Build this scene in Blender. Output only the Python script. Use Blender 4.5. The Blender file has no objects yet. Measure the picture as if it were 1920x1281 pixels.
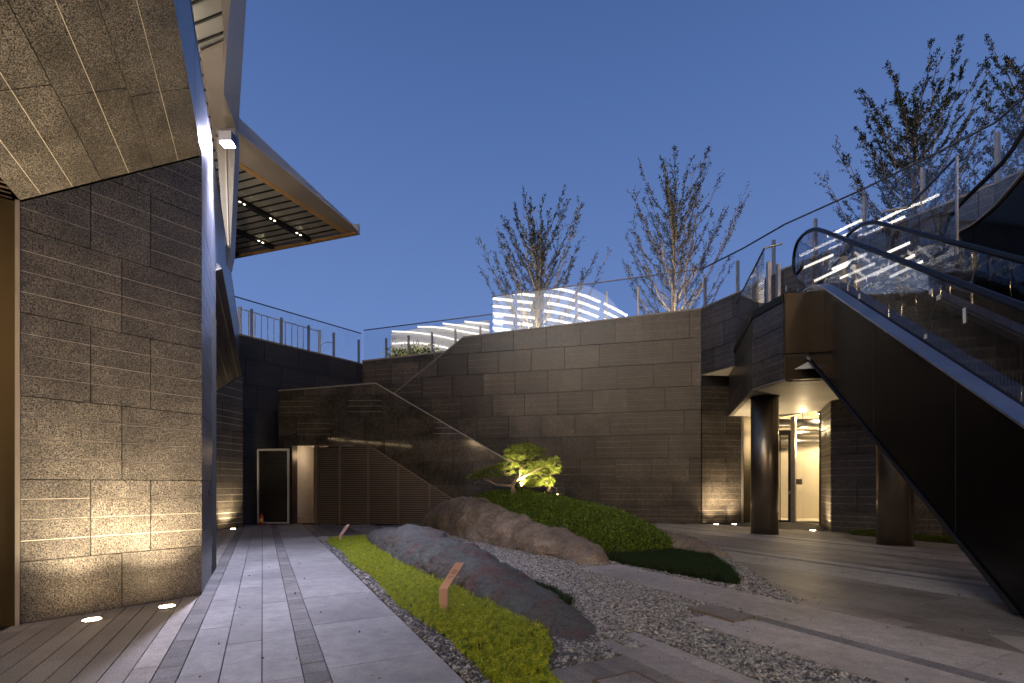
import bpy, math, random
import numpy as np
from mathutils import Vector, Matrix, noise

random.seed(7); rng = np.random.default_rng(7)
SC = bpy.context.scene
COL = SC.collection
PI = math.pi

# ------------------------------------------------------------------ camera
F = 907.0; HC = 1.3; VH = 910.0          # focal length in px of a 1920 wide frame, eye height, horizon row
cam_d = bpy.data.cameras.new('camera'); cam = bpy.data.objects.new('camera', cam_d); COL.objects.link(cam)
cam.location = (0, 0, HC); cam.rotation_euler = (PI/2, 0, 0)
cam_d.sensor_width = 36.0; cam_d.lens = 36.0*F/1920.0; cam_d.shift_y = (VH-640.5)/1920.0
cam_d.clip_start = 0.05; cam_d.clip_end = 2000.0
SC.camera = cam

# ------------------------------------------------------------------ dusk sky
world = bpy.data.worlds.new('World'); SC.world = world; world.use_nodes = True
wn = world.node_tree; wn.nodes.clear()
wo = wn.nodes.new('ShaderNodeOutputWorld'); wb = wn.nodes.new('ShaderNodeBackground')
wt = wn.nodes.new('ShaderNodeTexCoord'); ws = wn.nodes.new('ShaderNodeSeparateXYZ'); wr = wn.nodes.new('ShaderNodeValToRGB')
wn.links.new(wt.outputs['Generated'], ws.inputs[0]); wn.links.new(ws.outputs['Z'], wr.inputs[0])
wn.links.new(wr.outputs[0], wb.inputs[0]); wn.links.new(wb.outputs[0], wo.inputs[0])
els = wr.color_ramp.elements
els[0].position = 0.0; els[0].color = (0.175, 0.265, 0.53, 1)
els[1].position = 1.0; els[1].color = (0.020, 0.045, 0.15, 1)
e = els.new(0.32); e.color = (0.130, 0.223, 0.500, 1)
e = els.new(0.62); e.color = (0.076, 0.146, 0.370, 1)
wb.inputs[1].default_value = 1.0

SC.view_settings.view_transform = 'Standard'; SC.view_settings.look = 'None'
SC.view_settings.exposure = 0.08; SC.view_settings.gamma = 1.0
SC.render.engine = 'CYCLES'
cy = SC.cycles
cy.use_denoising = True
try: cy.denoiser = 'OPENIMAGEDENOISE'
except Exception: pass
cy.max_bounces = 8; cy.diffuse_bounces = 3; cy.glossy_bounces = 4; cy.transmission_bounces = 6
cy.transparent_max_bounces = 24; cy.sample_clamp_indirect = 6.0; cy.caustics_reflective = False; cy.caustics_refractive = False

# ------------------------------------------------------------------ frames and projections
D = Vector((-0.4585, 0.8887, 0)); N = Vector((0.8887, 0.4585, 0)); ZU = Vector((0, 0, 1))
def ST(s, t, z=0.0): return N*s + D*t + ZU*z                 # paving grid coordinates
def G(u, v, z=0.0):                                          # where a sight line meets the level z
    Y = (HC-z)*F/(v-VH); return Vector(((u-960)/F*Y, Y, z))
def PY(u, v, Y): return Vector(((u-960)/F*Y, Y, HC+(VH-v)/F*Y))
def ray(u, v): return Vector(((u-960)/F, 1, (VH-v)/F))
def hit(u, v, O, W):                                         # sight line with plane (O, normal W)
    c = Vector((0, 0, HC)); r = ray(u, v)
    return c + r*((O-c).dot(W)/r.dot(W))

def tag(o, label=None, cat=None, group=None, kind=None):
    if label: o['label'] = label
    if cat: o['category'] = cat
    if group: o['group'] = group
    if kind: o['kind'] = kind
    return o
def empty(name, loc=(0, 0, 0), label=None, cat=None, group=None):
    o = bpy.data.objects.new(name, None); COL.objects.link(o); o.location = loc; o.empty_display_size = 0.1
    return tag(o, label, cat, group)
def link(name, me, parent=None, mats=None):
    o = bpy.data.objects.new(name, me); COL.objects.link(o)
    if mats and not me.materials:
        for m in (mats if isinstance(mats, (list, tuple)) else [mats]): me.materials.append(m)
    if parent is not None:
        o.parent = parent
        if parent.type == 'EMPTY' or tuple(parent.location) != (0, 0, 0):
            o.matrix_parent_inverse = parent_inv(parent)
    return o
def parent_inv(p):
    m = Matrix.Identity(4)
    q = p
    chain = []
    while q is not None: chain.append(q); q = q.parent
    for q in reversed(chain):
        loc = Matrix.Translation(q.location) @ q.rotation_euler.to_matrix().to_4x4()
        m = m @ q.matrix_parent_inverse @ loc
    return m.inverted()

# ------------------------------------------------------------------ mesh builder
class MB:
    def __init__(s): s.v = []; s.f = []; s.m = []
    def add(s, vs, fs, mi=0):
        b = len(s.v); s.v += [tuple(x) for x in vs]; s.f += [tuple(b+i for i in f) for f in fs]; s.m += [mi]*len(fs)
    def prism(s, poly, fr, w0, w1, mi=0, cap0=True):
        O, U, V, W = fr; n = len(poly)
        a = sum(poly[i][0]*poly[(i+1) % n][1]-poly[(i+1) % n][0]*poly[i][1] for i in range(n))
        if a*(U.cross(V).dot(W)) < 0: poly = poly[::-1]
        if w1 < w0: w0, w1 = w1, w0
        vs = [O+U*p[0]+V*p[1]+W*w0 for p in poly]+[O+U*p[0]+V*p[1]+W*w1 for p in poly]
        fs = [tuple(range(n, 2*n))]+[(i, (i+1) % n, n+(i+1) % n, n+i) for i in range(n)]
        if cap0: fs.append(tuple(range(n-1, -1, -1)))
        s.add(vs, fs, mi)
    def box(s, c, e, ax=None, mi=0):           # centre, half extents, axes
        ax = ax or (Vector((1, 0, 0)), Vector((0, 1, 0)), Vector((0, 0, 1)))
        c = Vector(c)
        vs = [c+ax[0]*(i*e[0])+ax[1]*(j*e[1])+ax[2]*(k*e[2]) for k in (-1, 1) for j in (-1, 1) for i in (-1, 1)]
        s.add(vs, [(0, 2, 3, 1), (4, 5, 7, 6), (0, 1, 5, 4), (2, 6, 7, 3), (0, 4, 6, 2), (1, 3, 7, 5)], mi)
    def beam(s, a, b, w, h, up=ZU, mi=0):
        a = Vector(a); b = Vector(b); d = (b-a); L = d.length; d.normalize()
        x = d.cross(up); 
        if x.length < 1e-4: x = Vector((1, 0, 0))
        x.normalize(); y = x.cross(d)
        s.box((a+b)/2, (w/2, L/2, h/2), (x, d, y), mi)
    def tube(s, pts, rad, n=8, mi=0, caps=True):
        pts = [Vector(p) for p in pts]; rs = rad if isinstance(rad, (list, tuple)) else [rad]*len(pts)
        vs = []; ref = None
        for i, p in enumerate(pts):
            d = (pts[min(i+1, len(pts)-1)]-pts[max(i-1, 0)]).normalized()
            if ref is None:
                ref = d.cross(ZU if abs(d.z) < .95 else Vector((1, 0, 0))).normalized()
            x = (ref-d*ref.dot(d)).normalized(); ref = x; y = d.cross(x)
            for k in range(n):
                a = 2*PI*k/n; vs.append(p+x*(math.cos(a)*rs[i])+y*(math.sin(a)*rs[i]))
        fs = [(i*n+k, i*n+(k+1) % n, (i+1)*n+(k+1) % n, (i+1)*n+k) for i in range(len(pts)-1) for k in range(n)]
        if caps: fs += [tuple(range(n-1, -1, -1)), tuple((len(pts)-1)*n+k for k in range(n))]
        s.add(vs, fs, mi)
    def lathe(s, c, prof, n=24, mi=0):          # prof: (r, z) list
        c = Vector(c); vs = [c+Vector((r*math.cos(2*PI*k/n), r*math.sin(2*PI*k/n), z)) for r, z in prof for k in range(n)]
        fs = [(i*n+k, i*n+(k+1) % n, (i+1)*n+(k+1) % n, (i+1)*n+k) for i in range(len(prof)-1) for k in range(n)]
        fs += [tuple(range(n-1, -1, -1)), tuple((len(prof)-1)*n+k for k in range(n))]
        s.add(vs, fs, mi)
    def build(s, name, mats, parent=None, smooth=False):
        me = bpy.data.meshes.new(name); me.from_pydata(s.v, [], s.f)
        for m in (mats if isinstance(mats, (list, tuple)) else [mats]): me.materials.append(m)
        me.polygons.foreach_set('material_index', s.m)
        if smooth: me.polygons.foreach_set('use_smooth', [True]*len(s.f))
        me.update()
        return link(name, me, parent)
def np_mesh(name, V, Fc, mats, parent=None, smooth=False, midx=None):
    me = bpy.data.meshes.new(name); V = np.asarray(V, 'f'); Fc = np.asarray(Fc, 'i')
    k = Fc.shape[1]
    me.vertices.add(len(V)); me.vertices.foreach_set('co', V.ravel())
    me.loops.add(Fc.size); me.loops.foreach_set('vertex_index', Fc.ravel())
    me.polygons.add(len(Fc)); me.polygons.foreach_set('loop_start', np.arange(0, Fc.size, k, dtype='i'))
    for m in (mats if isinstance(mats, (list, tuple)) else [mats]): me.materials.append(m)
    if midx is not None: me.polygons.foreach_set('material_index', np.asarray(midx, 'i'))
    if smooth: me.polygons.foreach_set('use_smooth', np.ones(len(Fc), bool))
    me.update(calc_edges=True)
    return link(name, me, parent)

def clip(poly, a, b, c):                        # keep a*x+b*y <= c
    out = []
    for i in range(len(poly)):
        p = poly[i]; q = poly[(i+1) % len(poly)]
        dp = a*p[0]+b*p[1]-c; dq = a*q[0]+b*q[1]-c
        if dp <= 0: out.append(p)
        if (dp < 0 < dq) or (dq < 0 < dp):
            k = dp/(dp-dq); out.append((p[0]+k*(q[0]-p[0]), p[1]+k*(q[1]-p[1])))
    return out
def clip_convex(poly, cv):
    n = len(cv)
    area = sum(cv[i][0]*cv[(i+1) % n][1]-cv[(i+1) % n][0]*cv[i][1] for i in range(n))
    if area < 0: cv = cv[::-1]
    for i in range(n):
        p = cv[i]; q = cv[(i+1) % n]; ex, ey = q[0]-p[0], q[1]-p[1]
        poly = clip(poly, ey, -ex, ey*p[0]-ex*p[1])
        if len(poly) < 3: return []
    return poly
def parea(p): return abs(sum(p[i][0]*p[(i+1) % len(p)][1]-p[(i+1) % len(p)][0]*p[i][1] for i in range(len(p))))/2

# ------------------------------------------------------------------ materials
def nodes(name):
    m = bpy.data.materials.new(name); m.use_nodes = True; nt = m.node_tree
    b = nt.nodes['Principled BSDF']; return m, nt, b
def mat(name, col, rough=.6, metal=0.0, var=.15, scale=6.0, bump=0.0, bscale=60.0, rnd=0.0, spec=.5, detail=4, dark=None, speck=None):
    """procedural surface: two noises for tone, optional per-object tone, optional dark/light specks, fine relief"""
    m, nt, b = nodes(name); L = nt.links.new; A = nt.nodes.new
    tc = A('ShaderNodeTexCoord'); src = tc.outputs['Object']
    n1 = A('ShaderNodeTexNoise'); n1.inputs['Scale'].default_value = scale; n1.inputs['Detail'].default_value = detail; L(src, n1.inputs['Vector'])
    r = A('ShaderNodeMapRange'); L(n1.outputs['Fac'], r.inputs[0]); r.inputs[1].default_value = .3; r.inputs[2].default_value = .7
    r.inputs[3].default_value = 1-var; r.inputs[4].default_value = 1+var
    fac = r.outputs[0]
    if rnd:
        oi = A('ShaderNodeObjectInfo'); r2 = A('ShaderNodeMapRange'); L(oi.outputs['Random'], r2.inputs[0])
        r2.inputs[3].default_value = 1-rnd; r2.inputs[4].default_value = 1+rnd
        mm = A('ShaderNodeMath'); mm.operation = 'MULTIPLY'; L(fac, mm.inputs[0]); L(r2.outputs[0], mm.inputs[1]); fac = mm.outputs[0]
    if var >= .2:
        n5 = A('ShaderNodeTexNoise'); n5.inputs['Scale'].default_value = scale*6.5; n5.inputs['Detail'].default_value = 6; n5.inputs['Roughness'].default_value = .7; L(src, n5.inputs['Vector'])
        r5 = A('ShaderNodeMapRange'); L(n5.outputs['Fac'], r5.inputs[0]); r5.inputs[1].default_value = .3; r5.inputs[2].default_value = .7; r5.inputs[3].default_value = 1-var; r5.inputs[4].default_value = 1+var
        m5 = A('ShaderNodeMath'); m5.operation = 'MULTIPLY'; L(fac, m5.inputs[0]); L(r5.outputs[0], m5.inputs[1]); fac = m5.outputs[0]
    if speck:
        n3 = A('ShaderNodeTexNoise'); n3.inputs['Scale'].default_value = speck[0]; n3.inputs['Detail'].default_value = 2; L(src, n3.inputs['Vector'])
        r3 = A('ShaderNodeMapRange'); L(n3.outputs['Fac'], r3.inputs[0]); r3.inputs[1].default_value = .35; r3.inputs[2].default_value = .68
        r3.inputs[3].default_value = 1-speck[1]; r3.inputs[4].default_value = 1+speck[1]*1.3
        mm = A('ShaderNodeMath'); mm.operation = 'MULTIPLY'; L(fac, mm.inputs[0]); L(r3.outputs[0], mm.inputs[1]); fac = mm.outputs[0]
    vm = A('ShaderNodeVectorMath'); vm.operation = 'SCALE'; vm.inputs[0].default_value = col[:3]; L(fac, vm.inputs['Scale'])
    L(vm.outputs[0], b.inputs['Base Color'])
    b.inputs['Roughness'].default_value = rough; b.inputs['Metallic'].default_value = metal
    b.inputs['Specular IOR Level'].default_value = spec
    rr = A('ShaderNodeMapRange'); L(n1.outputs['Fac'], rr.inputs[0]); rr.inputs[3].default_value = max(.02, rough*.8); rr.inputs[4].default_value = min(1, rough*1.2)
    L(rr.outputs[0], b.inputs['Roughness'])
    if bump:
        n2 = A('ShaderNodeTexNoise'); n2.inputs['Scale'].default_value = bscale; n2.inputs['Detail'].default_value = 6; L(src, n2.inputs['Vector'])
        bp = A('ShaderNodeBump'); bp.inputs['Strength'].default_value = bump; bp.inputs['Distance'].default_value = .01
        L(n2.outputs['Fac'], bp.inputs['Height']); L(bp.outputs[0], b.inputs['Normal'])
    return m
def emit(name, col, st):
    m, nt, b = nodes(name); b.inputs['Base Color'].default_value = (.8, .8, .8, 1)
    b.inputs['Emission Color'].default_value = (*col, 1); b.inputs['Emission Strength'].default_value = st
    return m
def glass(name, tint=(.93, .95, .97), refl=1.7, ior=1.5, rough=0.0, wavy=0.0):
    m = bpy.data.materials.new(name); m.use_nodes = True; nt = m.node_tree; nt.nodes.clear(); A = nt.nodes.new; L = nt.links.new
    o = A('ShaderNodeOutputMaterial'); mx = A('ShaderNodeMixShader'); tr = A('ShaderNodeBsdfTransparent'); gl = A('ShaderNodeBsdfGlossy')
    tr.inputs[0].default_value = (*[c**.5 for c in tint], 1); gl.inputs['Roughness'].default_value = rough
    fr = A('ShaderNodeFresnel'); fr.inputs['IOR'].default_value = ior
    ge = A('ShaderNodeNewGeometry'); m1 = A('ShaderNodeMath'); m1.operation = 'SUBTRACT'; m1.inputs[0].default_value = 1; L(ge.outputs['Backfacing'], m1.inputs[1])
    m2 = A('ShaderNodeMath'); m2.operation = 'MULTIPLY'; L(fr.outputs[0], m2.inputs[0]); L(m1.outputs[0], m2.inputs[1])
    m3 = A('ShaderNodeMath'); m3.operation = 'MULTIPLY'; m3.use_clamp = True; L(m2.outputs[0], m3.inputs[0]); m3.inputs[1].default_value = refl
    L(m3.outputs[0], mx.inputs[0]); L(tr.outputs[0], mx.inputs[1]); L(gl.outputs[0], mx.inputs[2]); L(mx.outputs[0], o.inputs[0])
    if wavy:
        tc = A('ShaderNodeTexCoord'); n2 = A('ShaderNodeTexNoise'); n2.inputs['Scale'].default_value = 1.6; L(tc.outputs['Object'], n2.inputs['Vector'])
        bp = A('ShaderNodeBump'); bp.inputs['Strength'].default_value = wavy; bp.inputs['Distance'].default_value = .02
        L(n2.outputs['Fac'], bp.inputs['Height']); L(bp.outputs[0], gl.inputs['Normal'])
    return m

M = {}
M['granite'] = mat('granite_flamed', (.094, .080, .064), .42, var=.28, scale=3, bump=.5, bscale=120, rnd=.18, speck=(88, .95), spec=.45)
M['granite_dark'] = mat('granite_honed', (.045, .037, .029), .33, var=.40, scale=1.3, bump=.10, bscale=110, rnd=.38, speck=(34, .6), spec=.36)
M['granite_sheen'] = mat('granite_sheen', (.054, .044, .033), .07, var=.36, scale=1.6, bump=.03, bscale=5, rnd=.30, speck=(70, .6), spec=.5)
M['granite_polish'] = mat('granite_polished', (.10, .10, .115), .30, var=.3, scale=3, bump=.05, bscale=9, rnd=.12, speck=(120, .4), spec=.8)
M['granite_shade'] = mat('granite_shaded_copy', (.016, .015, .015), .62, var=.3, scale=2, bump=.08, bscale=120, rnd=.25, speck=(90, .3))  # darker copy of the wall granite, corner shade put into its colour
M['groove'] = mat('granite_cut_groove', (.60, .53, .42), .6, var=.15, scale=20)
M['groove_soft'] = mat('granite_cut_groove_soft', (.15, .125, .095), .6, var=.3, scale=3)
M['joint'] = mat('joint_mortar', (.012, .011, .010), .9)  # plain dark mortar colour of the joints
M['core'] = mat('concrete_core', (.04, .038, .036), .9)
M['stone_edge'] = mat('stone_cap_edge', (.19, .17, .145), .5, var=.2, scale=8)
M['bronze'] = mat('bronze_panel', (.060, .044, .022), .36, 1.0, var=.12, scale=1.5, bump=.02, bscale=4)
M['bronze_dark'] = mat('bronze_dark_cladding', (.034, .028, .022), .30, 1.0, var=.12, scale=.8, bump=.02, bscale=1.2)
M['truss'] = mat('escalator_cladding', (.026, .023, .019), .17, .85, var=.15, scale=.6, bump=.015, bscale=.9)
M['bronze_slat'] = mat('bronze_slat', (.17, .125, .08), .5, .2, var=.12, scale=3)
M['column'] = mat('column_steel_bronze', (.20, .165, .12), .33, .9, var=.1, scale=2)
M['frame_pale'] = mat('pale_door_frame', (.46, .44, .40), .45, .2, var=.08)
M['steel'] = mat('brushed_steel', (.40, .385, .37), .42, 1.0, var=.12, scale=3, bump=.02, bscale=40)
M['steel_dark'] = mat('dark_steel_post', (.11, .10, .095), .4, .8, var=.1, scale=5)
M['post'] = mat('post_bronze_flat', (.30, .26, .21), .42, .6, var=.1, scale=5)
M['canopy_grey'] = mat('canopy_fascia_aluminium', (.30, .30, .31), .5, .35, var=.08, scale=1.2)
M['canopy_warm'] = mat('canopy_inner_fascia', (.42, .36, .31), .45, .35, var=.1, scale=1.0)
M['canopy_lip'] = mat('canopy_bronze_lip', (.62, .36, .14), .4, .3, var=.1, scale=2)
M['canopy_glass'] = mat('canopy_fritted_panel', (.34, .325, .285), .26, .1, var=.18, scale=1.2, rnd=.12, spec=.7)
M['trim'] = mat('trim_steel', (.62, .61, .60), .36, 1.0, var=.1, scale=2, bump=.015, bscale=5)
M['soffit'] = mat('soffit_aluminium', (.55, .50, .41), .5, .15, var=.1, scale=.9)
M['step'] = mat('step_metal_dark', (.012, .012, .013), .45, .6, var=.1, scale=4)
M['facade_glow'] = None
M['black'] = mat('matt_black', (.012, .012, .012), .5)
M['rubber'] = mat('handrail_rubber', (.008, .008, .010), .42, spec=.25)
M['white'] = mat('white_paint', (.72, .72, .70), .5, var=.06)
M['plaster'] = mat('warm_plaster', (.62, .55, .42), .8, var=.06, scale=2)
M['beige'] = mat('beige_wall_paint', (.50, .38, .28), .8, var=.06, scale=2)
M['slab'] = mat('paving_slab_grey', (.37, .335, .285), .55, var=.24, scale=1.1, bump=.16, bscale=200, rnd=.12, speck=(140, .28))
M['slab_path'] = mat('paving_slab_path', (.255, .245, .23), .55, var=.24, scale=1.1, bump=.16, bscale=200, rnd=.12, speck=(140, .28))
M['plank'] = mat('paving_plank_grey', (.31, .28, .24), .6, var=.22, scale=1.8, bump=.2, bscale=160, rnd=.15, speck=(120, .35))
M['plank_brown'] = mat('paving_plank_brown', (.27, .24, .20), .6, var=.18, scale=2.2, bump=.18, bscale=200, rnd=.16, speck=(110, .4))
M['plank_dark'] = mat('paving_plank_dark', (.195, .172, .142), .5, var=.28, scale=1.8, bump=.18, bscale=180, rnd=.22, speck=(100, .45))
M['sett'] = mat('paving_sett_dark', (.175, .165, .152), .7, var=.2, scale=5, bump=.5, bscale=120, rnd=.2, speck=(130, .35))
M['bed'] = mat('mortar_bed', (.030, .027, .024), .95, var=.3, scale=6, bump=.3, bscale=90)
M['soil'] = mat('soil', (.028, .022, .016), .95, var=.4, scale=9, bump=.6, bscale=60)
M['pebble_grey'] = mat('pebble_grey', (.235, .235, .215), .55, var=.45, scale=28, detail=1)
M['pebble_dark'] = mat('pebble_dark', (.075, .072, .070), .5, var=.45, scale=28, detail=1)
M['pebble_pale'] = mat('pebble_pale', (.42, .38, .33), .55, var=.35, scale=28, detail=1)
M['copper'] = mat('copper_sign', (.40, .245, .185), .45, .3, var=.08, scale=6)
M['ink'] = mat('sign_ink', (.05, .03, .025), .6)
M['paper'] = mat('paper_label', (.72, .68, .60), .8)
M['tape'] = mat('blue_tape', (.02, .20, .48), .5)
M['red'] = mat('red_enamel', (.45, .015, .01), .3)
M['yellow'] = mat('yellow_label', (.55, .42, .08), .5)
M['glass'] = glass('railing_glass', refl=1.9)
M['glass_esc'] = glass('escalator_glass', tint=(.58, .60, .64), refl=1.6, wavy=.35)
M['glass_door'] = glass('door_glass', tint=(.90, .90, .88), refl=1.2)
M['lamp_warm'] = emit('lamp_warm_lens', (1, .72, .38), 60)
M['lamp_flood'] = emit('flood_lens', (.80, .82, 1.0), 260)
M['lamp_small'] = emit('downlight_lens', (1, .85, .6), 5)
M['strip'] = emit('led_strip', (1, .93, .82), 16)
M['facade_glow'] = emit('facade_haze_glow', (.72, .80, 1), 1.0)  # glow put into the panel for the pale haze in the glass
M['standin_strip'] = emit('standin_strip_glow', (1, .95, .88), 1.1)  # glow of reflected strips, put on the added pale wall
M['strip_line'] = emit('recess_line', (1, .72, .38), 9)
M['strip_fill'] = emit('led_strip_fill', (1, .69, .38), 34)
M['reflection_glow'] = emit('reflection_strip_glow', (1, .90, .74), 2.6)  # reflections drawn as glowing strips on the parapet, no lamp behind them
M['green'] = emit('exit_lamp', (.2, 1, .3), 2)
def leafmat(name, c1, c2, scale=14, rough=.55, trans=.25):
    m, nt, b = nodes(name); A = nt.nodes.new; L = nt.links.new
    tc = A('ShaderNodeTexCoord'); n = A('ShaderNodeTexNoise'); n.inputs['Scale'].default_value = scale; n.inputs['Detail'].default_value = 3
    L(tc.outputs['Object'], n.inputs['Vector']); cr = A('ShaderNodeValToRGB'); cr.color_ramp.elements[0].position = .34; cr.color_ramp.elements[1].position = .66
    cr.color_ramp.elements[0].color = (*c1, 1); cr.color_ramp.elements[1].color = (*c2, 1); L(n.outputs['Fac'], cr.inputs[0])
    L(cr.outputs[0], b.inputs['Base Color']); b.inputs['Roughness'].default_value = rough
    b.inputs['Specular IOR Level'].default_value = .3
    tl = A('ShaderNodeBsdfTranslucent'); L(cr.outputs[0], tl.inputs[0]); mx = A('ShaderNodeMixShader'); mx.inputs[0].default_value = trans
    out = nt.nodes['Material Output']; L(b.outputs[0], mx.inputs[1]); L(tl.outputs[0], mx.inputs[2]); L(mx.outputs[0], out.inputs[0])
    return m
M['sedum'] = leafmat('sedum_leaf', (.09, .16, .008), (.50, .53, .03), 22, trans=.15)
M['hedge'] = leafmat('azalea_leaf', (.016, .036, .005), (.20, .29, .030), 30)
M['moss'] = leafmat('mondo_grass_blade', (.014, .030, .008), (.035, .060, .014), 12)
M['pine'] = leafmat('pine_needle', (.05, .085, .012), (.24, .28, .045), 14)
M['treeleaf'] = leafmat('deck_tree_leaf', (.018, .030, .016), (.04, .055, .025), 3)
M['grass'] = leafmat('grass_blade', (.06, .09, .01), (.12, .15, .02), 8)
M['dry_leaf'] = leafmat('dry_leaf', (.10, .06, .02), (.24, .15, .05), 20)
M['bark'] = mat('bark', (.17, .125, .085), .85, var=.35, scale=25, bump=.5, bscale=80)
M['bark_pale'] = mat('bark_pale', (.20, .155, .11), .85, var=.35, scale=20, bump=.4, bscale=60)
def rockmat(name, c1, c2, c3, sc=1.3):
    m, nt, b = nodes(name); A = nt.nodes.new; L = nt.links.new
    tc = A('ShaderNodeTexCoord'); n = A('ShaderNodeTexNoise'); n.inputs['Scale'].default_value = sc; n.inputs['Detail'].default_value = 8; n.inputs['Roughness'].default_value = .65
    L(tc.outputs['Object'], n.inputs['Vector']); cr = A('ShaderNodeValToRGB')
    cr.color_ramp.elements[0].position = .32; cr.color_ramp.elements[0].color = (*c1, 1)
    cr.color_ramp.elements[1].position = .72; cr.color_ramp.elements[1].color = (*c3, 1)
    e = cr.color_ramp.elements.new(.52); e.color = (*c2, 1); L(n.outputs['Fac'], cr.inputs[0])
    n3 = A('ShaderNodeTexNoise'); n3.inputs['Scale'].default_value = 26; n3.inputs['Detail'].default_value = 8; n3.inputs['Roughness'].default_value = .68; L(tc.outputs['Object'], n3.inputs['Vector'])
    r = A('ShaderNodeMapRange'); L(n3.outputs['Fac'], r.inputs[0]); r.inputs[1].default_value = .3; r.inputs[2].default_value = .7; r.inputs[3].default_value = .55; r.inputs[4].default_value = 1.5
    vm = A('ShaderNodeVectorMath'); vm.operation = 'SCALE'; L(cr.outputs[0], vm.inputs[0]); L(r.outputs[0], vm.inputs['Scale']); L(vm.outputs[0], b.inputs['Base Color'])
    b.inputs['Roughness'].default_value = .8
    bp = A('ShaderNodeBump'); bp.inputs['Strength'].default_value = 1.0; bp.inputs['Distance'].default_value = .045; L(n3.outputs['Fac'], bp.inputs['Height']); L(bp.outputs[0], b.inputs['Normal'])
    return m
M['rock_dark'] = rockmat('rock_dark', (.115, .052, .038), (.072, .078, .070), (.120, .130, .116), 2.6)
M['rock_brown'] = rockmat('rock_brown', (.13, .098, .066), (.23, .18, .125), (.34, .275, .20), 1.9)

# ------------------------------------------------------------------ lamps
def spot(name, loc, target, energy, color, size=60, blend=.6, radius=.05, parent=None):
    d = bpy.data.lights.new(name, 'SPOT'); d.energy = energy; d.color = color; d.spot_size = math.radians(size); d.spot_blend = blend; d.shadow_soft_size = radius
    o = bpy.data.objects.new(name, d); COL.objects.link(o); o.location = loc
    o.rotation_euler = (Vector(target)-Vector(loc)).to_track_quat('-Z', 'Y').to_euler()
    if parent: o.parent = parent; o.matrix_parent_inverse = parent_inv(parent)
    return o
def point(name, loc, energy, color, radius=.08, parent=None):
    d = bpy.data.lights.new(name, 'POINT'); d.energy = energy; d.color = color; d.shadow_soft_size = radius
    o = bpy.data.objects.new(name, d); COL.objects.link(o); o.location = loc
    if parent: o.parent = parent; o.matrix_parent_inverse = parent_inv(parent)
    return o

# ------------------------------------------------------------------ ground
mb = MB(); mb.box((0, 40, -.28), (160, 160, .25)); ground = mb.build('ground', M['bed']); tag(ground, kind='structure')

# slab mesh of a clad wall -------------------------------------------------------
def slab_mesh(rect, regions, grooves, fr, th=.03, gd=.0012, gw=.0065, face=0):
    if abs(fr[0].y) > 9: gw = .014
    """rect=(a0,b0,a1,b1) in the wall's own frame, cut to the convex regions; grooves: list of b values"""
    a0, b0, a1, b1 = rect; mbx = MB(); ok = False
    for rg in regions:
        cuts = [g for g in grooves if b0+.02 < g < b1-.02]
        edges = [b0]+[x for g in cuts for x in (g-gw/2, g+gw/2)]+[b1]
        for i in range(len(edges)-1):
            p = [(a0, edges[i]), (a1, edges[i]), (a1, edges[i+1]), (a0, edges[i+1])]
            p = clip_convex(p, rg)
            if len(p) >= 3 and parea(p) > 4e-5:
                if i % 2: mbx.prism(p, fr, 0, th-gd, 1)
                else: mbx.prism(p, fr, 0, th+random.uniform(0, .0015), 0); ok = True
    return mbx if ok else None
def clad(parent, fr, rows, regions, mats, groove_fn=lambda r, i: 3, th=.03, gap=None, name='stone_slab', maxn=300):
    """rows: list of (b0, b1, [a joints])"""
    n = 0
    if gap is None: gap = .008 if abs(fr[0].y) < 9 else .015
    for r, (b0, b1, js) in enumerate(rows):
        for i in range(len(js)-1):
            k = groove_fn(r, i)
            if isinstance(k, int): gv = [b0+(b1-b0)*(q+1)/(k+1) for q in range(k)]
            else: gv = k
            m = slab_mesh((js[i]+gap/2, b0+gap/2, js[i+1]-gap/2, b1-gap/2), regions, gv, fr, th)
            if m: m.build(name, mats, parent); n += 1
    return n
def frame2(A, B, z=0.0):
    """vertical wall frame through plan points A->B, outward normal towards the court (camera side)"""
    A = Vector((A[0], A[1], z)); B = Vector((B[0], B[1], z)); U = (B-A); L = U.length; U.normalize()
    W = U.cross(ZU)
    mid = (A+B)/2
    if W.dot(Vector((0, 0, 0))-Vector((mid.x, mid.y, 0))) < 0: W = -W
    return (A, U, ZU, W), L
def wcoord(fr, u, v):
    p = hit(u, v, fr[0], fr[3]) - fr[0]; return p.dot(fr[1]), p.dot(fr[2])

# ================================================================== LEFT BUILDING
B0 = Vector((-3.706, 5.766, 0)); A0 = Vector((-4.62, 4.535, 0))
bld = empty('stone_building', (-5.5, 8, 0), 'angular dark granite building on the left with slanted soffit and polished side face', 'building')
MS = [M['granite'], M['groove']]
fr1, L1 = frame2(A0, B0)
zt = lambda v: HC+(VH-v)/F*A0.y
course = [zt(x) for x in (1170, 1053.9, 899, 742.3, 586.5, 429)]; course[0] = 0.0
course += [course[-1]+.782*k for k in (1, 2)]
a1 = L1
topA = zt(378); Bz = HC+(VH-288.5)/F*5.73
reg = [[(0, 0), (a1, 0), (a1, Bz-.02), (0, topA-.02)]]
odd = [0, a1/3, a1*2/3, a1]; even = [0, a1/2, a1]
rows = [(course[i], course[i+1], even if i % 2 == 0 else odd) for i in range(len(course)-1)]
def g1(r, i):
    b0, b1 = rows[r][0], rows[r][1]
    if r == 0: return [b1-.196, b1-.391]
    return [b0+.1955*q for q in (1, 2, 3)]
clad(bld, fr1, rows, reg, MS, g1)
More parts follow.
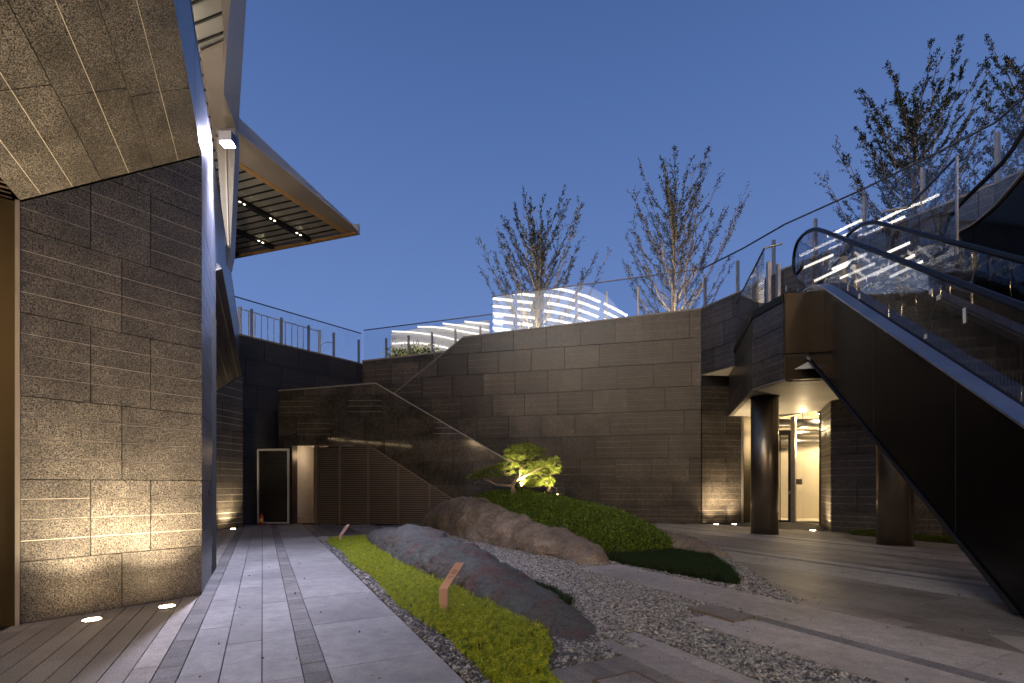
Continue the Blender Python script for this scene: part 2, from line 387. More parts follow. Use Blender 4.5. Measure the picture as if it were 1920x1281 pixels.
# core of the ground block
cp = [(A0.x, A0.y), (B0.x, B0.y), (-4.62, 7.58), (-9, 7.58), (-9, 4.535)]
W1 = fr1[3]
def plan_prism(pts, z0, z1, name, m, parent, off=Vector((0, 0, 0))):
    b = MB(); b.prism([(p[0], p[1]) for p in pts], (Vector((0, 0, 0))+off, Vector((1, 0, 0)), Vector((0, 1, 0)), ZU), z0, z1); return b.build(name, m, parent)
plan_prism([(p[0]-.02, p[1]+.012) for p in cp], 0, 3.9, 'wall_core', M['core'], bld)
# soffit 1 : plane spanned by D and the edge A->B
As = Vector((A0.x, A0.y, topA)); Bs = Vector((B0.x, B0.y, Bz))
As += W1*.03; Bs += W1*.03
E1 = (As-Bs); le = E1.length; V1 = E1.normalized(); Us = -D
W_s = Us.cross(V1).normalized()
if W_s.z > 0: W_s = -W_s
V1o = (V1-Us*V1.dot(Us)).normalized()
frs = (Bs-W_s*.03, Us, V1, W_s)          # skewed frame: a along -D, b along the edge from B to A
def solve2(p, fr):
    d = p-fr[0]; U, V = fr[1], fr[2]
    uu, uv, vv = 1, U.dot(V), 1; du, dv = d.dot(U), d.dot(V); det = uu*vv-uv*uv
    return ((du*vv-dv*uv)/det, (dv*uu-du*uv)/det)
def scoord(u, v): return solve2(hit(u, v, Bs, W_s), frs)
bj = [0]+[scoord(u, v)[1] for u, v in ((333, 297), (287.5, 310), (240.6, 322), (190.6, 337), (136, 350), (78, 365.5))]+[le]
cj = [scoord(299, 173)[0], scoord(177, 173)[0], scoord(46, 165)[0]]
b2, b4 = bj[2], bj[4]
Lo = 5.5
srow = [(0, b2, [0, cj[0], cj[0]+1.6, cj[0]+3.2]), (b2, b4, [0, cj[1], cj[1]+1.6, cj[1]+3.2]), (b4, le, [0, cj[2], cj[2]+1.6, cj[2]+3.2])]
sg = {0: [bj[1]], 1: [bj[3]], 2: [bj[5], bj[6]]}
def wedge_frame_clad():
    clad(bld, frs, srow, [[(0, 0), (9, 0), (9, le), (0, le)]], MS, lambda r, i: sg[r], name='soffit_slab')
wedge_frame_clad()
# body above soffit 1 (a solid wedge)
b = MB()
q0 = Bs-W_s*.03+ZU*.01; q1 = As-W_s*.03+ZU*.01
far = Us*Lo
left = Vector((-4, -1.5, 0))
top = 6.19
vs = [q0, q1, q1+far, q0+far] + [Vector((p.x, p.y, top)) for p in (q0, q1, q1+far, q0+far)]
b.add(vs, [(0, 1, 2, 3), (4, 7, 6, 5), (0, 4, 5, 1), (1, 5, 6, 2), (2, 6, 7, 3), (3, 7, 4, 0)])
b.build('upper_volume', M['core'], bld)
# bronze jamb left of the stone wall and the grille over it
b = MB(); jd = Vector((-.73, -.684, 0))
b.prism([(0.03, 0), (1.6, 0), (1.6, 3.93), (.03, 3.93)], (A0+W1*.03, jd, ZU, Vector((.684, -.73, 0))), -.05, .02)
b.build('metal_jamb', M['bronze'], bld)
b = MB(); b.prism([(0, 0), (.03, 0), (.03, 3.94), (0, 3.94)], (A0+W1*.03, jd, ZU, Vector((.684, -.73, 0))), -.05, .045); b.build('jamb_trim', M['post'], bld)
for k in range(9):
    b = MB(); c = A0+jd*.8+Vector((0, 0, 3.96+.035*k))+Vector((.684, -.73, 0))*(.02+.02*k); b.beam(c-jd*.75, c+jd*.75, .02, .012); b.build('grille_slat', M['bronze_slat'], bld)
# polished side face along D: lower part t 6.82..8.85, upper band to t=17.4
sA = (B0.dot(N)); tA = B0.dot(D)
O_f = N*(sA-.03)+D*0
frf = (O_f, D, ZU, N)
t_end = 17.35; zs2 = 4.77; ztop = 6.19
fr_rows = []
zz = [0, course[1], course[2], course[3], course[4], course[5], course[6], ztop]
for i in range(len(zz)-1):
    off = [.6, 0][i % 2]
    js = [tA]+[tA+off+1.2*k for k in range(-6, 11) if .3 < abs(off+1.2*k)]
    js = sorted(set([x for x in js if x > 1.5]+[1.5, t_end])); js = [x for x in js if x <= t_end+1e-6]
    fr_rows.append((zz[i], zz[i+1], js))
side_reg = [[(tA+.03, 0), (8.85, 0), (8.85, zs2), (tA+.03, zs2)], [(tA+.03, zs2), (t_end, zs2), (t_end, ztop), (tA+.03, ztop)], [(1.5, Bz+.02), (tA+.03, Bz+.02), (tA+.03, ztop), (1.5, ztop)]]
clad(bld, frf, fr_rows, side_reg, [M['granite_polish'], M['granite_polish']], lambda r, i: 3 if r < 6 else 1, name='polished_slab')
b = MB(); b.prism([(tA+.02, Bz), (t_end, zs2+.01), (t_end, ztop-.01), (1.5, ztop-.01), (1.5, Bz+.03)], frf, -.35, -.002); b.build('side_core', M['core'], bld)
b = MB(); b.prism([(1.5, ztop), (t_end, ztop), (t_end, ztop+.05), (1.5, ztop+.05)], frf, -.4, .035); b.build('coping', M['steel_dark'], bld)
# second pier at the back with its soffit
P2 = Vector((-8.48, 15.2, 0)); P1 = Vector((-8.66, 14.2, 0)); P0 = P1+(P1-P2)*1.6
fr2, L2 = frame2(P0, P2)
z2a = HC+(VH-733)/F*14.2; z2b = HC+(VH-703)/F*15.2
l1 = (P1-P0).length
sl = (z2b-z2a)/(L2-l1)
reg2 = [[(0, 0), (L2, 0), (L2, z2b), (0, z2b-sl*L2)]]
rows2 = [(.6*0, .62, [0, 1.0, 1.6, L2]), (.62, 1.4, [0, 1.4, L2-.45, L2]), (1.4, 2.18, [0, 1.7, L2]), (2.18, 2.96, [0, 1.4, L2-.45, L2]), (2.96, 3.74, [0, 1.8, L2]), (3.74, 4.77, [0, 1.4, L2])]
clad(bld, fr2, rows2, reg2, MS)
E2 = Vector((P2.x, P2.y, z2b)); E2a = Vector((P1.x, P1.y, z2a)); V2 = (E2a-E2).normalized(); W2 = (-D).cross(V2).normalized()
if W2.z > 0: W2 = -W2
frs2 = (E2-W2*.03, -D, V2, W2)
Ls2 = 8.4
clad(bld, frs2, [(-.0, .42, [0, 2.1, 4.5, Ls2]), (.42, .9, [0, 1.2, 3.3, 5.5, Ls2]), (.9, 1.5, [0, 2.4, 5, Ls2]), (1.5, 2.6, [0, 3, 6, Ls2])], [[(0, 0), (Ls2, 0), (Ls2, 3), (0, 3)]], MS, lambda r, i: 1, name='soffit_slab')
b = MB(); b.prism([(0, .0), (Ls2, 0), (Ls2, 2.6), (0, 2.6)], frs2, -.25, -.004); b.build('soffit_core', M['core'], bld)
plan_prism([(P0.x-.03, P0.y), (P2.x-.03, P2.y), (-9.0, 15.7), (-11, 15.7), (-11, 12.6)], 0, 5.2, 'pier_core', M['core'], bld)
# recess wall behind the court edge
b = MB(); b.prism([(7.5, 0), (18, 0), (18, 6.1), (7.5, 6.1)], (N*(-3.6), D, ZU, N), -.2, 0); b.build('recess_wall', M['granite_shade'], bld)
b = MB(); b.prism([(1.5, -8), (t_end+.2, -8), (t_end+.2, sA-.1), (1.5, sA-.1)], (Vector((0, 0, 0)), D, N, ZU), 6.05, 6.16); b.build('roof', M['core'], bld)

# ================================================================== CANOPY
can = empty('roof_canopy', (-6, 10, 9.2), 'pointed grey metal roof canopy with glazed underside jutting over the left building', 'canopy')
def Zp(u, v, z): return G(u, v, z)
zP, zQ, zR = 9.38, 9.02, 8.97
Pp = [Zp(475, -200, zP), Zp(462, 0, zP), Zp(448.5, 221, zP), Zp(672, 430, zP)]
Qp = [Zp(447, -200, zQ), Zp(433, 0, zQ), Zp(416, 243, zQ), Zp(672, 434, zQ)]
Qc = Zp(446, 247, zQ)
Qp = [Zp(446, -200, zQ), Zp(433, 0, zQ), Zp(426, 80, zQ), Zp(419, 175, zQ), Zp(446, 247, zQ), Zp(661, 423, zQ), Zp(671, 434, zQ)]
Pp = [Zp(475, -200, zP), Zp(462, 0, zP), Zp(457, 80, zP), Zp(451, 175, zP), Zp(448.5, 221, zP), Zp(655, 414, zP), Zp(672, 430, zP)]
Rp = [Zp(425, -200, zR), Zp(416, 0, zR), Zp(421, 80, zR), Zp(376, 100, zR), Zp(405, 284, zR), Zp(655, 436, zR), Zp(661, 438.5, zR)]
def strip_faces(a, c, name, m, parent, th=.03):
    for i in range(len(a)-1):
        b = MB(); q = [a[i], a[i+1], c[i+1], c[i]]
        n = (q[1]-q[0]).cross(q[3]-q[0])
        if n.length < 1e-6: n = (q[2]-q[1]).cross(q[3]-q[2])
        n.normalize()
        if n.dot(Vector((0, 0, HC))-q[0]) < 0: n = -n
        g = 0.004; 
        ext = [x-n*th for x in q]
        b.add(q+ext, [(0, 1, 2, 3), (7, 6, 5, 4), (0, 4, 5, 1), (1, 5, 6, 2), (2, 6, 7, 3), (3, 7, 4, 0)])
        b.build(name, m, parent)
strip_faces(Pp, Qp, 'fascia_panel', M['canopy_grey'], can)
strip_faces(Qp, Rp, 'inner_fascia_panel', M['canopy_warm'], can)
R2 = [Zp(457, 316, zR), Zp(648, 436, zR)]
lipo = [Zp(442, 301, zR-.005), Zp(657, 438.5, zR-.005)]; lipi = [Zp(446, 309.5, zR-.005), Zp(645, 437, zR-.005)]
strip_faces(lipo, [Zp(442, 309, zR-.005), Zp(640, 436.5, zR-.005)], 'lip', M['canopy_lip'], can)
# back edge lip
e0 = Zp(661, 438.5, zR); e1 = Zp(440, 481.5, zR); bd = (e1-e0).normalized(); e1 = e0+bd*11
b = MB(); b.beam(e0-bd*.1, e1, .10, .06); b.build('back_edge', M['canopy_lip'], can)
b = MB(); b.beam(e0-bd*.2+Vector((0, .08, .15)), e1+Vector((0, .08, .15)), .1, .3); b.build('back_fascia', M['canopy_grey'], can)
# glazed ceiling panels between battens, clipped to the front lip line
zc = 9.04
nrm = Vector((-bd.y, bd.x, 0));
if nrm.y > 0: nrm = -nrm                       # towards the viewer
lipA = Zp(442, 305, zR); lipB = Zp(646, 437, zR)
frc = (Vector((e0.x, e0.y, zc)), bd, nrm, Vector((0, 0, -1)))
def cc(p): d = p-frc[0]; return (d.dot(bd), d.dot(nrm))
la, lb = cc(lipB), cc(lipA)
lc = cc(Zp(373, 106, zR)); lc2 = cc(Zp(426, 86, zR)); ld = cc(Zp(416, 0, zR)); le_ = cc(Zp(425, -200, zR))
big = 11.0
regs = [[la, lb, (big, lb[1]), (big, la[1])], [lb, lc, (big, lc[1]), (big, lb[1])], [lc, lc2, (big, lc2[1]), (big, lc[1])], [lc2, ld, (big, ld[1]), (big, lc2[1])], [ld, le_, (big, le_[1]), (big, ld[1])]]
pitch = .268
k = 0; bb = .02
beams = [1.35, 3.3, 5.25, 7.2]
def beam_line(u0, v0, u1, v1):
    return cc(Zp(u0, v0, zc)), cc(Zp(u1, v1, zc))
while bb < le_[1]:
    for rg in regs:
        p = clip_convex([(-8, bb+.014), (big, bb+.014), (big, bb+pitch-.014), (-8, bb+pitch-.014)], rg)
        if len(p) >= 3 and parea(p) > .01:
            b = MB(); b.prism(p, frc, -.02, 0); b.build('glass_panel' if k < 60 else 'glass_panel', M['canopy_glass'], can)
        p = clip_convex([(-8, bb-.014), (big, bb-.014), (big, bb+.014), (-8, bb+.014)], rg)
        if len(p) >= 3 and parea(p) > .003:
            b = MB(); b.prism(p, frc, -.03, .03); b.build('batten', M['black'], can)
    bb += pitch; k += 1
b = MB(); b.prism([la, lb, lc, ld, le_, (big, le_[1]), (big, 0)], frc, -.35, -.06); b.build('roof_deck', M['canopy_grey'], can)
for (u0, v0, u1, v1), lamps in (((440, 371, 580, 450), [(454, 381), (511, 412), (560, 439)]), ((440, 432, 512, 464), [(435, 429), (489, 453.5)]), ((430, 471, 446, 478), [])):
    p = Zp(u0, v0, zc-.06); q = Zp(u1, v1, zc-.06); d_ = (q-p); p = p-d_*(.9 if lamps else .5)
    b = MB(); b.beam(p, q, .15, .10); o = b.build('ceiling_beam', M['black'], can)
    for (lu, lv) in lamps:
        for s_ in (-.065, .065):
            c = Zp(lu, lv, zc-.112)+d_.normalized()*s_
            b = MB(); b.lathe(c, [(.03, -.006), (.03, .006)], 12); b.build('downlight', M['lamp_small'], o)
# tapered metal fin that carries the canopy
b = MB()
Yf = 9.9
tpl = [PY(405, 292, Yf), PY(438, 262, Yf), PY(439, 300, Yf), PY(426, 500, Yf), PY(417, 400, Yf)]
fn = Vector((0.25, -1, 0)).normalized()
fro = (tpl[0], Vector((1, .25, 0)).normalized(), ZU, fn)
pl = [solve2(hit(u, v, tpl[0], fn), fro) for u, v in ((404, 240), (440, 240), (440, 300), (432, 470), (426, 500), (416, 400))]
b.prism(pl, fro, -.3, 0); fin = b.build('support_fin', M['canopy_grey'], can)
b = MB(); b.prism([solve2(hit(u, v, tpl[0], fn), fro) for u, v in ((421, 240), (424, 240), (430, 470), (428.5, 470))], fro, .002, .03); b.build('fin_rib', M['steel'], fin)
# warm light on the canopy ceiling comes from uplights added on the roof below

# ================================================================== FLOODLIGHT
fl_loc = N*(-.46)+D*8.14+ZU*6.22
fld = empty('floodlight', fl_loc, 'cool white floodlight bracketed to the top of the polished side face', 'floodlight')
b = MB(); b.box(fl_loc+Vector((0.02, 0, .10)), (.09, .08, .07)); b.build('housing', M['steel_dark'], fld)
b = MB(); b.box(fl_loc+Vector((.02, -.02, .012)), (.075, .06, .010)); b.build('lens', M['lamp_flood'], fld)
b = MB(); b.beam(fl_loc+N*(-.14)+ZU*.12, fl_loc+ZU*.12, .04, .03); b.build('bracket', M['steel_dark'], fld)
tgt = ST(.15, 8.0, 0)
spot('flood_beam', fl_loc+Vector((0.02, -.03, -.02)), tgt, 2700, (.70, .71, 1.0), 92, 1.0, .06, fld)

spot('flood_spill', fl_loc+Vector((0.02, -.03, -.02)), fl_loc-N*1.0-D*.5-ZU*.55, 900, (.66, .66, 1.0), 140, .8, .08, fld)

# ================================================================== BACK WALLS
# main wall (front piece)
uA = Vector((-2.46, 18.6, 0)); uB = Vector((6.42, 16.4, 0)); dm = (uB-uA).normalized()
frm, _ = frame2(uA-dm*4.1, uB)            # starts left of what shows
U0 = frm[0]
def wa(u):                                 # wall coordinate of an image column
    r = ray(u, 900); d = Vector((r.x, r.y)); n = Vector((frm[3].x, frm[3].y)); t = (Vector((U0.x, U0.y)).dot(n))/d.dot(n)
    return (Vector((d.x*t, d.y*t, 0))-U0).dot(frm[1])
aend = wa(1314.5)
mw = empty('granite_wall', (2, 17.5, 0), 'long dark granite slab wall behind the pine tree and clipped hedge', 'wall')
MD = [M['granite_dark'], M['groove_soft']]
a868, z868 = wcoord(frm, 868, 634); a740, z740 = wcoord(frm, 740, 738)
zB = wcoord(frm, 1314, 581)[1]
reg_m = [[(a740, 0), (aend, 0), (aend, zB), (a868, z868), (a740, z740)]]
zb = [0, .60]+[.60+.815*k for k in range(1, 8)]+[7.6]
sw = 1.235
offs = [0.1, .75, .3, .85, .45, .95, .25, .75, .3]
rows = []
for i in range(len(zb)-1):
    js = [aend]+[aend-(offs[i]*sw)-sw*k for k in range(0, 11)]
    js = sorted(js); rows.append((zb[i], zb[i+1], [x for x in js if x > a740-sw]))
def gm(r, i):
    n = len(rows[r][2])-1
    if i >= n-3: return 3
    return random.choice([0, 0, 0, 3, 3, 2])
random.seed(21)
clad(mw, frm, rows, reg_m, MD, gm)
b = MB(); b.prism([(a740, 0), (aend, 0), (aend, zB-.01), (a868, z868-.01), (a740, z740-.01)], frm, -.45, -.003); b.build('wall_core', M['joint'], mw)
def cap_on(fr, p, q, parent, w=.5, h=.05, m='stone_edge', z=0.0, out=.05):
    a = fr[0]+fr[1]*p[0]+fr[2]*(p[1]+h/2+z)+fr[3]*(out-w/2); c = fr[0]+fr[1]*q[0]+fr[2]*(q[1]+h/2+z)+fr[3]*(out-w/2)
    b = MB(); b.beam(a, c, w, h); return b.build('coping', M[m], parent)
cap_on(frm, (a868, z868), (aend, zB), mw)
cap_on(frm, (a740, z740), (a868, z868), mw, w=.12, h=.03, out=.035)
# set-back piece to the left, lower
frb = (frm[0]-frm[3]*.32, frm[1], frm[2], frm[3])
bw = empty('granite_wall', (-4, 19.3, 0), 'lower set-back granite wall at the inner corner under the glass railing', 'wall')
c0, zc0 = wcoord(frb, 680, 679); c1, zc1 = wcoord(frb, 840, 656.5)
c2 = c1+2.2
reg_b = [[(c0, 0), (c2, 0), (c2, zc1), (c0, zc0)]]
rows_b = []
for i in range(len(zb)-1):
    js = sorted([c0, c2]+[c0+(.8-offs[i])*sw+sw*k for k in range(0, 6)]); rows_b.append((zb[i]-.1 if i else 0, zb[i+1]-.1, [x for x in js if c0 <= x <= c2]))
clad(bw, frb, rows_b[3:], reg_b, MD, lambda r, i: random.choice([0, 3]))
b = MB(); b.prism([(c0, 0), (c2, 0), (c2, zc1-.01), (c0, zc0-.01)], frb, -.4, -.003); b.build('wall_core', M['joint'], bw)
cap_on(frb, (c0, zc0), (c2, zc1), bw, h=.06)
# dark wall on the left
dA = Vector((-9.35, 15.45, 0)); dB = frb[0]+frb[1]*c0+frb[3]*.0; dB = Vector((dB.x, dB.y, 0))
frd, Ld = frame2(dA, dB)
dw = empty('granite_wall', (-7.5, 17.5, 0), 'near-black shaded granite wall in the left corner above the louvred door', 'wall')
zd = 6.24
rows_d = []
for i in range(len(zb)-1):
    js = sorted([0, Ld]+[(.9-offs[i])*sw+sw*k for k in range(0, 5)]); rows_d.append((zb[i], min(zb[i+1], zd), [x for x in js if 0 <= x <= Ld]))
rows_d = [r for r in rows_d if r[1]-r[0] > .05]
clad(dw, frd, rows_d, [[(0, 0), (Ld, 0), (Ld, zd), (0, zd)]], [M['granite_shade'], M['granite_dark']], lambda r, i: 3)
b = MB(); b.prism([(0, 0), (Ld, 0), (Ld, zd-.01), (0, zd-.01)], frd, -.4, -.003); b.build('wall_core', M['joint'], dw)
cap_on(frd, (0, zd), (Ld, zd), dw, h=.05, m='stone_edge')
# ramp wall in front, with the louvre gate and the doorway
rA = Vector(((523-960)/F*16.2, 16.2, 0)); rB0 = Vector(((940-960)/F*15.75, 15.75, 0)); rd = (rB0-rA).normalized()
frr, _ = frame2(rA, rB0)
rw = empty('ramp_wall', (-4, 16.1, 0), 'low granite wall with a sloping right end enclosing louvred grilles', 'wall')
P_ = lambda u, v: wcoord(frr, u, v)
pTL = P_(523, 734); pPk = P_(705, 720); pS = P_(940, 857); slp = (pS[1]-pPk[1])/(pS[0]-pPk[0])
aE = P_(1044, 900)[0]; pE = (aE, pPk[1]+slp*(aE-pPk[0]))
g0 = P_(592, 983)[0]; gTop0 = P_(592, 835)[1]; gPk = P_(688, 831); gEnd_a = P_(862, 945)[0]; gEnd = (P_(848, 934))
gsl = (gEnd[1]-gPk[1])/(gEnd[0]-gPk[0]); aZ = gPk[0]-gPk[1]/gsl
d0 = P_(547, 983)[0]
regs_r = [[(0, 0), (d0, 0), (d0, pTL[1]+(pPk[1]-pTL[1])*d0/pPk[0]), pTL],
          [(d0, gTop0), (g0, gTop0), (g0, pTL[1]+(pPk[1]-pTL[1])*g0/pPk[0]), (d0, pTL[1]+(pPk[1]-pTL[1])*d0/pPk[0])],
          [(g0, gTop0), gPk, (gPk[0], pPk[1]-.001) if gPk[0] < pPk[0] else pPk, (g0, pTL[1]+(pPk[1]-pTL[1])*g0/pPk[0])],
          [gPk, (pPk[0], gPk[1]+gsl*(pPk[0]-gPk[0])), pPk, (gPk[0], pPk[1]-.001)],
          [(pPk[0], gPk[1]+gsl*(pPk[0]-gPk[0])), (aZ, 0), (aE, 0), pE, pPk]]
zr = [0, .58]+[.58+.742*k for k in range(1, 6)]+[5.0]
rows_r = []
for i in range(len(zr)-1):
    js = sorted([0, aE]+[(1.0-offs[i])*1.15+1.15*k for k in range(0, 9)]); rows_r.append((zr[i], zr[i+1], [x for x in js if 0 <= x <= aE]))
random.seed(4)
clad(rw, frr, rows_r, regs_r, [M['granite_sheen'], M['groove_soft']], lambda r, i: random.choice([0, 0, 3]) if r > 3 else 0)
# the cladding of the ramp wall is honed smoother so the lamps mirror in it
b = MB()
for rg in regs_r: b.prism(rg, frr, -.25, -.003)
b.build('wall_core', M['joint'], rw)
cap_on(frr, pTL, pPk, rw, w=.30, h=.035, out=.045)
cap_on(frr, pPk, pE, rw, w=.30, h=.035, out=.045)
b = MB(); b.prism([(aE-.02, 0), (aE+.01, 0), (aE+.01, pE[1]), (aE-.02, pE[1])], frr, -.25, .032); b.build('end_trim', M['stone_edge'], rw)
# louvre gate: frame, mullions, slats
lg = empty('louvre_grille', (-4, 16.0, 0), 'bronze louvred grille with slanted right side set in the ramp wall', 'grille')
frl = (frr[0]-frr[3]*.04, frr[1], frr[2], frr[3])
mull = [g0+.02]+[P_(u, 983)[0] for u in (637, 690, 746.5, 805)]
def gtop(a): return gTop0+(gPk[1]-gTop0)*(a-g0)/(gPk[0]-g0) if a < gPk[0] else gPk[1]+gsl*(a-gPk[0])
for a in mull:
    b = MB(); b.prism([(a-.022, 0), (a+.022, 0), (a+.022, gtop(a+.022)-.03), (a-.022, gtop(a-.022)-.03)], frl, -.02, .06); b.build('mullion', M['bronze_slat'], lg)
for p, q in (((g0, gTop0), gPk), (gPk, (aZ, 0))):
    b = MB(); pa = frl[0]+frl[1]*p[0]+ZU*(p[1]-.03)+frl[3]*.03; qa = frl[0]+frl[1]*q[0]+ZU*(q[1]-.03)+frl[3]*.03; b.beam(pa, qa, .07, .04); b.build('frame', M['bronze_slat'], lg)
b = MB(); b.prism([(g0, 0), (aZ-.1, 0), (gPk[0], gPk[1]-.05), (g0, gTop0-.05)], frl, -.17, -.15); b.build('back_panel', M['black'], lg)
ms = mull+[aZ]
pit = .0706
nsl = 0
for i in range(len(ms)-1):
    z = .05
    while z < 2.6:
        lo = ms[i]+.022; hi = ms[i+1]-.022 if i < len(ms)-2 else aZ
        if z > gtop(hi)-.05: hi = min(hi, gPk[0]+(z+.05-gPk[1])/gsl if gsl else hi)
        if hi-lo > .05 and z < gtop(lo)-.05:
            c = frl[0]+frl[1]*((lo+hi)/2)+ZU*z+frl[3]*.02
            b = MB(); tv = (frl[3]*.5+ZU*-.86).normalized(); b.box(c, ((hi-lo)/2, .020, .004), (frl[1], tv, frl[1].cross(tv)))
            b.build('slat', M['bronze_slat'], lg)
        z += pit
# open louvred door leaf
dl = empty('louvred_door', PY(512, 983, 16), 'open dark louvred metal door leaf with pale frame beside the doorway', 'door')
frq, Lq = frame2((PY(483, 983, 16.0).x, 16.0), (PY(542, 983, 15.85).x, 15.85))
hh = 2.50
for (a0, b0, a1_, b1) in ((0, .04, .05, hh), (Lq-.05, .04, Lq, hh), (.05, .04, Lq-.05, .09), (.05, hh-.06, Lq-.05, hh)):
    b = MB(); b.prism([(a0, b0), (a1_, b0), (a1_, b1), (a0, b1)], frq, -.02, .025); b.build('door_frame', M['frame_pale'], dl)
b = MB(); b.prism([(.04, .05), (Lq-.04, .05), (Lq-.04, hh-.03), (.04, hh-.03)], frq, -.03, -.024); b.build('back_panel', M['black'], dl)
z = .12
while z < hh-.08:
    c = frq[0]+frq[1]*(Lq/2)+ZU*z; tv = (frq[3]*.8+ZU*-.6).normalized()
    b = MB(); b.box(c, (Lq/2-.055, .022, .004), (frq[1], tv, frq[1].cross(tv))); b.build('slat', M['steel_dark'], dl)
    z += .062
b = MB(); c = frq[0]+frq[1]*.06+ZU*1.1+frq[3]*.05; b.tube([c+ZU*.07, c-ZU*.07], .012, 8); b.build('handle', M['steel'], dl)
# doorway interior
di = empty('doorway', (-6.9, 16.6, 0), 'lit doorway with beige wall inside between the open door and the grille', 'doorway')
xa = frr[0]+frr[1]*d0; xb = frr[0]+frr[1]*g0; nI = -frr[3]
b = MB(); b.prism([(d0-.5, 0), (g0+.6, 0), (g0+.6, 2.7), (d0-.5, 2.7)], frr, -2.0, -1.9); b.build('inner_wall', M['beige'], di)
b = MB(); b.prism([(d0-.02, 0), (d0+.04, 0), (d0+.04, gTop0), (d0-.02, gTop0)], frr, -.3, .04); b.build('door_jamb', M['steel_dark'], di)
b = MB(); b.prism([(g0-.04, 0), (g0+.0, 0), (g0+.0, gTop0), (g0-.04, gTop0)], frr, -.3, .04); b.build('door_jamb', M['bronze_slat'], di)
b = MB(); b.prism([(d0-.25, 0), (d0-.15, 0), (d0-.15, 2.7), (d0-.25, 2.7)], frr, -2.0, -.26); b.build('side_wall', M['white'], di)
b = MB(); b.prism([(g0+.3, 0), (g0+.4, 0), (g0+.4, 2.7), (g0+.3, 2.7)], frr, -2.0, -.26); b.build('side_wall', M['beige'], di)
b = MB(); b.prism([(d0-.5, 2.7), (g0+.6, 2.7), (g0+.6, 2.76), (d0-.5, 2.76)], frr, -2.0, -.26); b.build('ceiling', M['white'], di)
b = MB(); b.prism([(d0-.1, 0.0), (g0, 0.0), (g0, .22), (d0-.1, .22)], frr, -.6, -.5); b.build('sill', M['beige'], di)
c = frr[0]+frr[1]*(g0-.12)+ZU*(gTop0-.10)+frr[3]*-.32
b = MB(); b.box(c, (.04, .02, .03)); b.build('exit_lamp', M['green'], di)
point('doorway_lamp', frr[0]+frr[1]*((d0+g0)/2)+ZU*2.35+frr[3]*-1.0, 8, (1, .70, .42), .15, di)
# fire extinguisher
fx = G(490.5, 984.5); fe = empty('fire_extinguisher', fx, 'small red fire extinguisher with yellow label standing by the louvred door', 'extinguisher')
b = MB(); b.lathe(fx, [(.055, 0), (.062, .01), (.062, .26), (.05, .31), (.022, .34), (.02, .36)], 20); b.build('cylinder', M['red'], fe, True)
b = MB(); b.lathe(fx, [(.0635, .10), (.0635, .22)], 20); b.build('label_band', M['yellow'], fe)
b = MB(); b.lathe(fx, [(.018, .355), (.02, .39)], 10); b.beam(fx+ZU*.40+Vector((-.05, 0, 0)), fx+ZU*.42+Vector((.05, 0, 0)), .02, .015); b.build('valve', M['steel_dark'], fe)
b = MB(); b.tube([fx+ZU*.385, fx+Vector((.06, -.01, .37)), fx+Vector((.078, -.01, .28)), fx+Vector((.07, -.01, .14))], .008, 6); b.build('hose', M['black'], fe)

# ================================================================== RIGHT WALLS, LANDING, ENTRANCE
# lower wall segment right of the crease
cB = Vector((uB.x, uB.y, 0)); cC = Vector((7.86, 16.62, 0))
fe2, Le2 = frame2(cB, cC)
rwall = empty('granite_wall', (7.1, 16.6, 0), 'grooved granite wall piece lit by two in-ground lamps beside the entrance', 'wall')
MG = [M['granite'], M['groove']]
rows_e = [(zb[i], min(zb[i+1], 5.02), [0, Le2] if i % 2 else [0, Le2*.62, Le2]) for i in range(6)]
clad(rwall, fe2, rows_e, [[(0.0, 0), (Le2, 0), (Le2, 5.02), (0.0, 5.02)]], MD, lambda r, i: 3)
b = MB(); b.prism([(0, 0), (Le2, 0), (Le2, 5.02), (0, 5.02)], fe2, -.5, -.003); b.build('wall_core', M['joint'], rwall)
b = MB(); b.prism([(Le2, 0), (Le2+.07, 0), (Le2+.07, 3.7), (Le2, 3.7)], fe2, -.35, .05); b.build('jamb', M['post'], rwall)
# upper deck wall running forward to the right
zt_ = 7.25
dpts = [cB]+[Vector(((u-960)/F*Y, Y, 0)) for u, Y in ((1391, 14.9), (1470, 13.4), (1616, 11.72), (1726, 10.67), (1866, 9.6), (1990, 8.7))]
for i in range(len(dpts)-1):
    w = empty('deck_wall', ((dpts[i]+dpts[i+1])/2), ['granite parapet face rising from the crease of the long wall', 'granite parapet face behind the near glass guard of the landing', 'granite parapet face seen through the curve of the near handrail', 'granite parapet face under the bare tree behind the escalator', 'granite parapet face beside the second escalator', 'granite parapet face at the right border of the picture'][i], 'wall')
    fd, Lw = frame2(dpts[i], dpts[i+1])
    rws = [(5.05, 5.80, [0, Lw*.35, Lw]), (5.80, 6.55, [0, Lw*.6, Lw]), (6.55, zt_, [0, Lw*.3, Lw*.8, Lw])]
    clad(w, fd, rws, [[(0, 5.04), (Lw, 5.04), (Lw, zt_), (0, zt_)]], MD, lambda r, k: 3)
    b = MB(); b.prism([(0, 5.04), (Lw, 5.04), (Lw, zt_-.01), (0, zt_-.01)], fd, -.3, -.003); b.build('wall_core', M['joint'], w)
    cap_on(fd, (0, zt_), (Lw, zt_), w)
# underside of the projecting part
b = MB(); b.prism([(p.x, p.y) for p in (cB, dpts[1], dpts[2], Vector((9.6, 16.7, 0)))], (Vector((0, 0, 0)), Vector((1, 0, 0)), Vector((0, 1, 0)), ZU), 5.03, 5.07); tag(b.build('deck_soffit', M['stone_edge']), kind='structure')
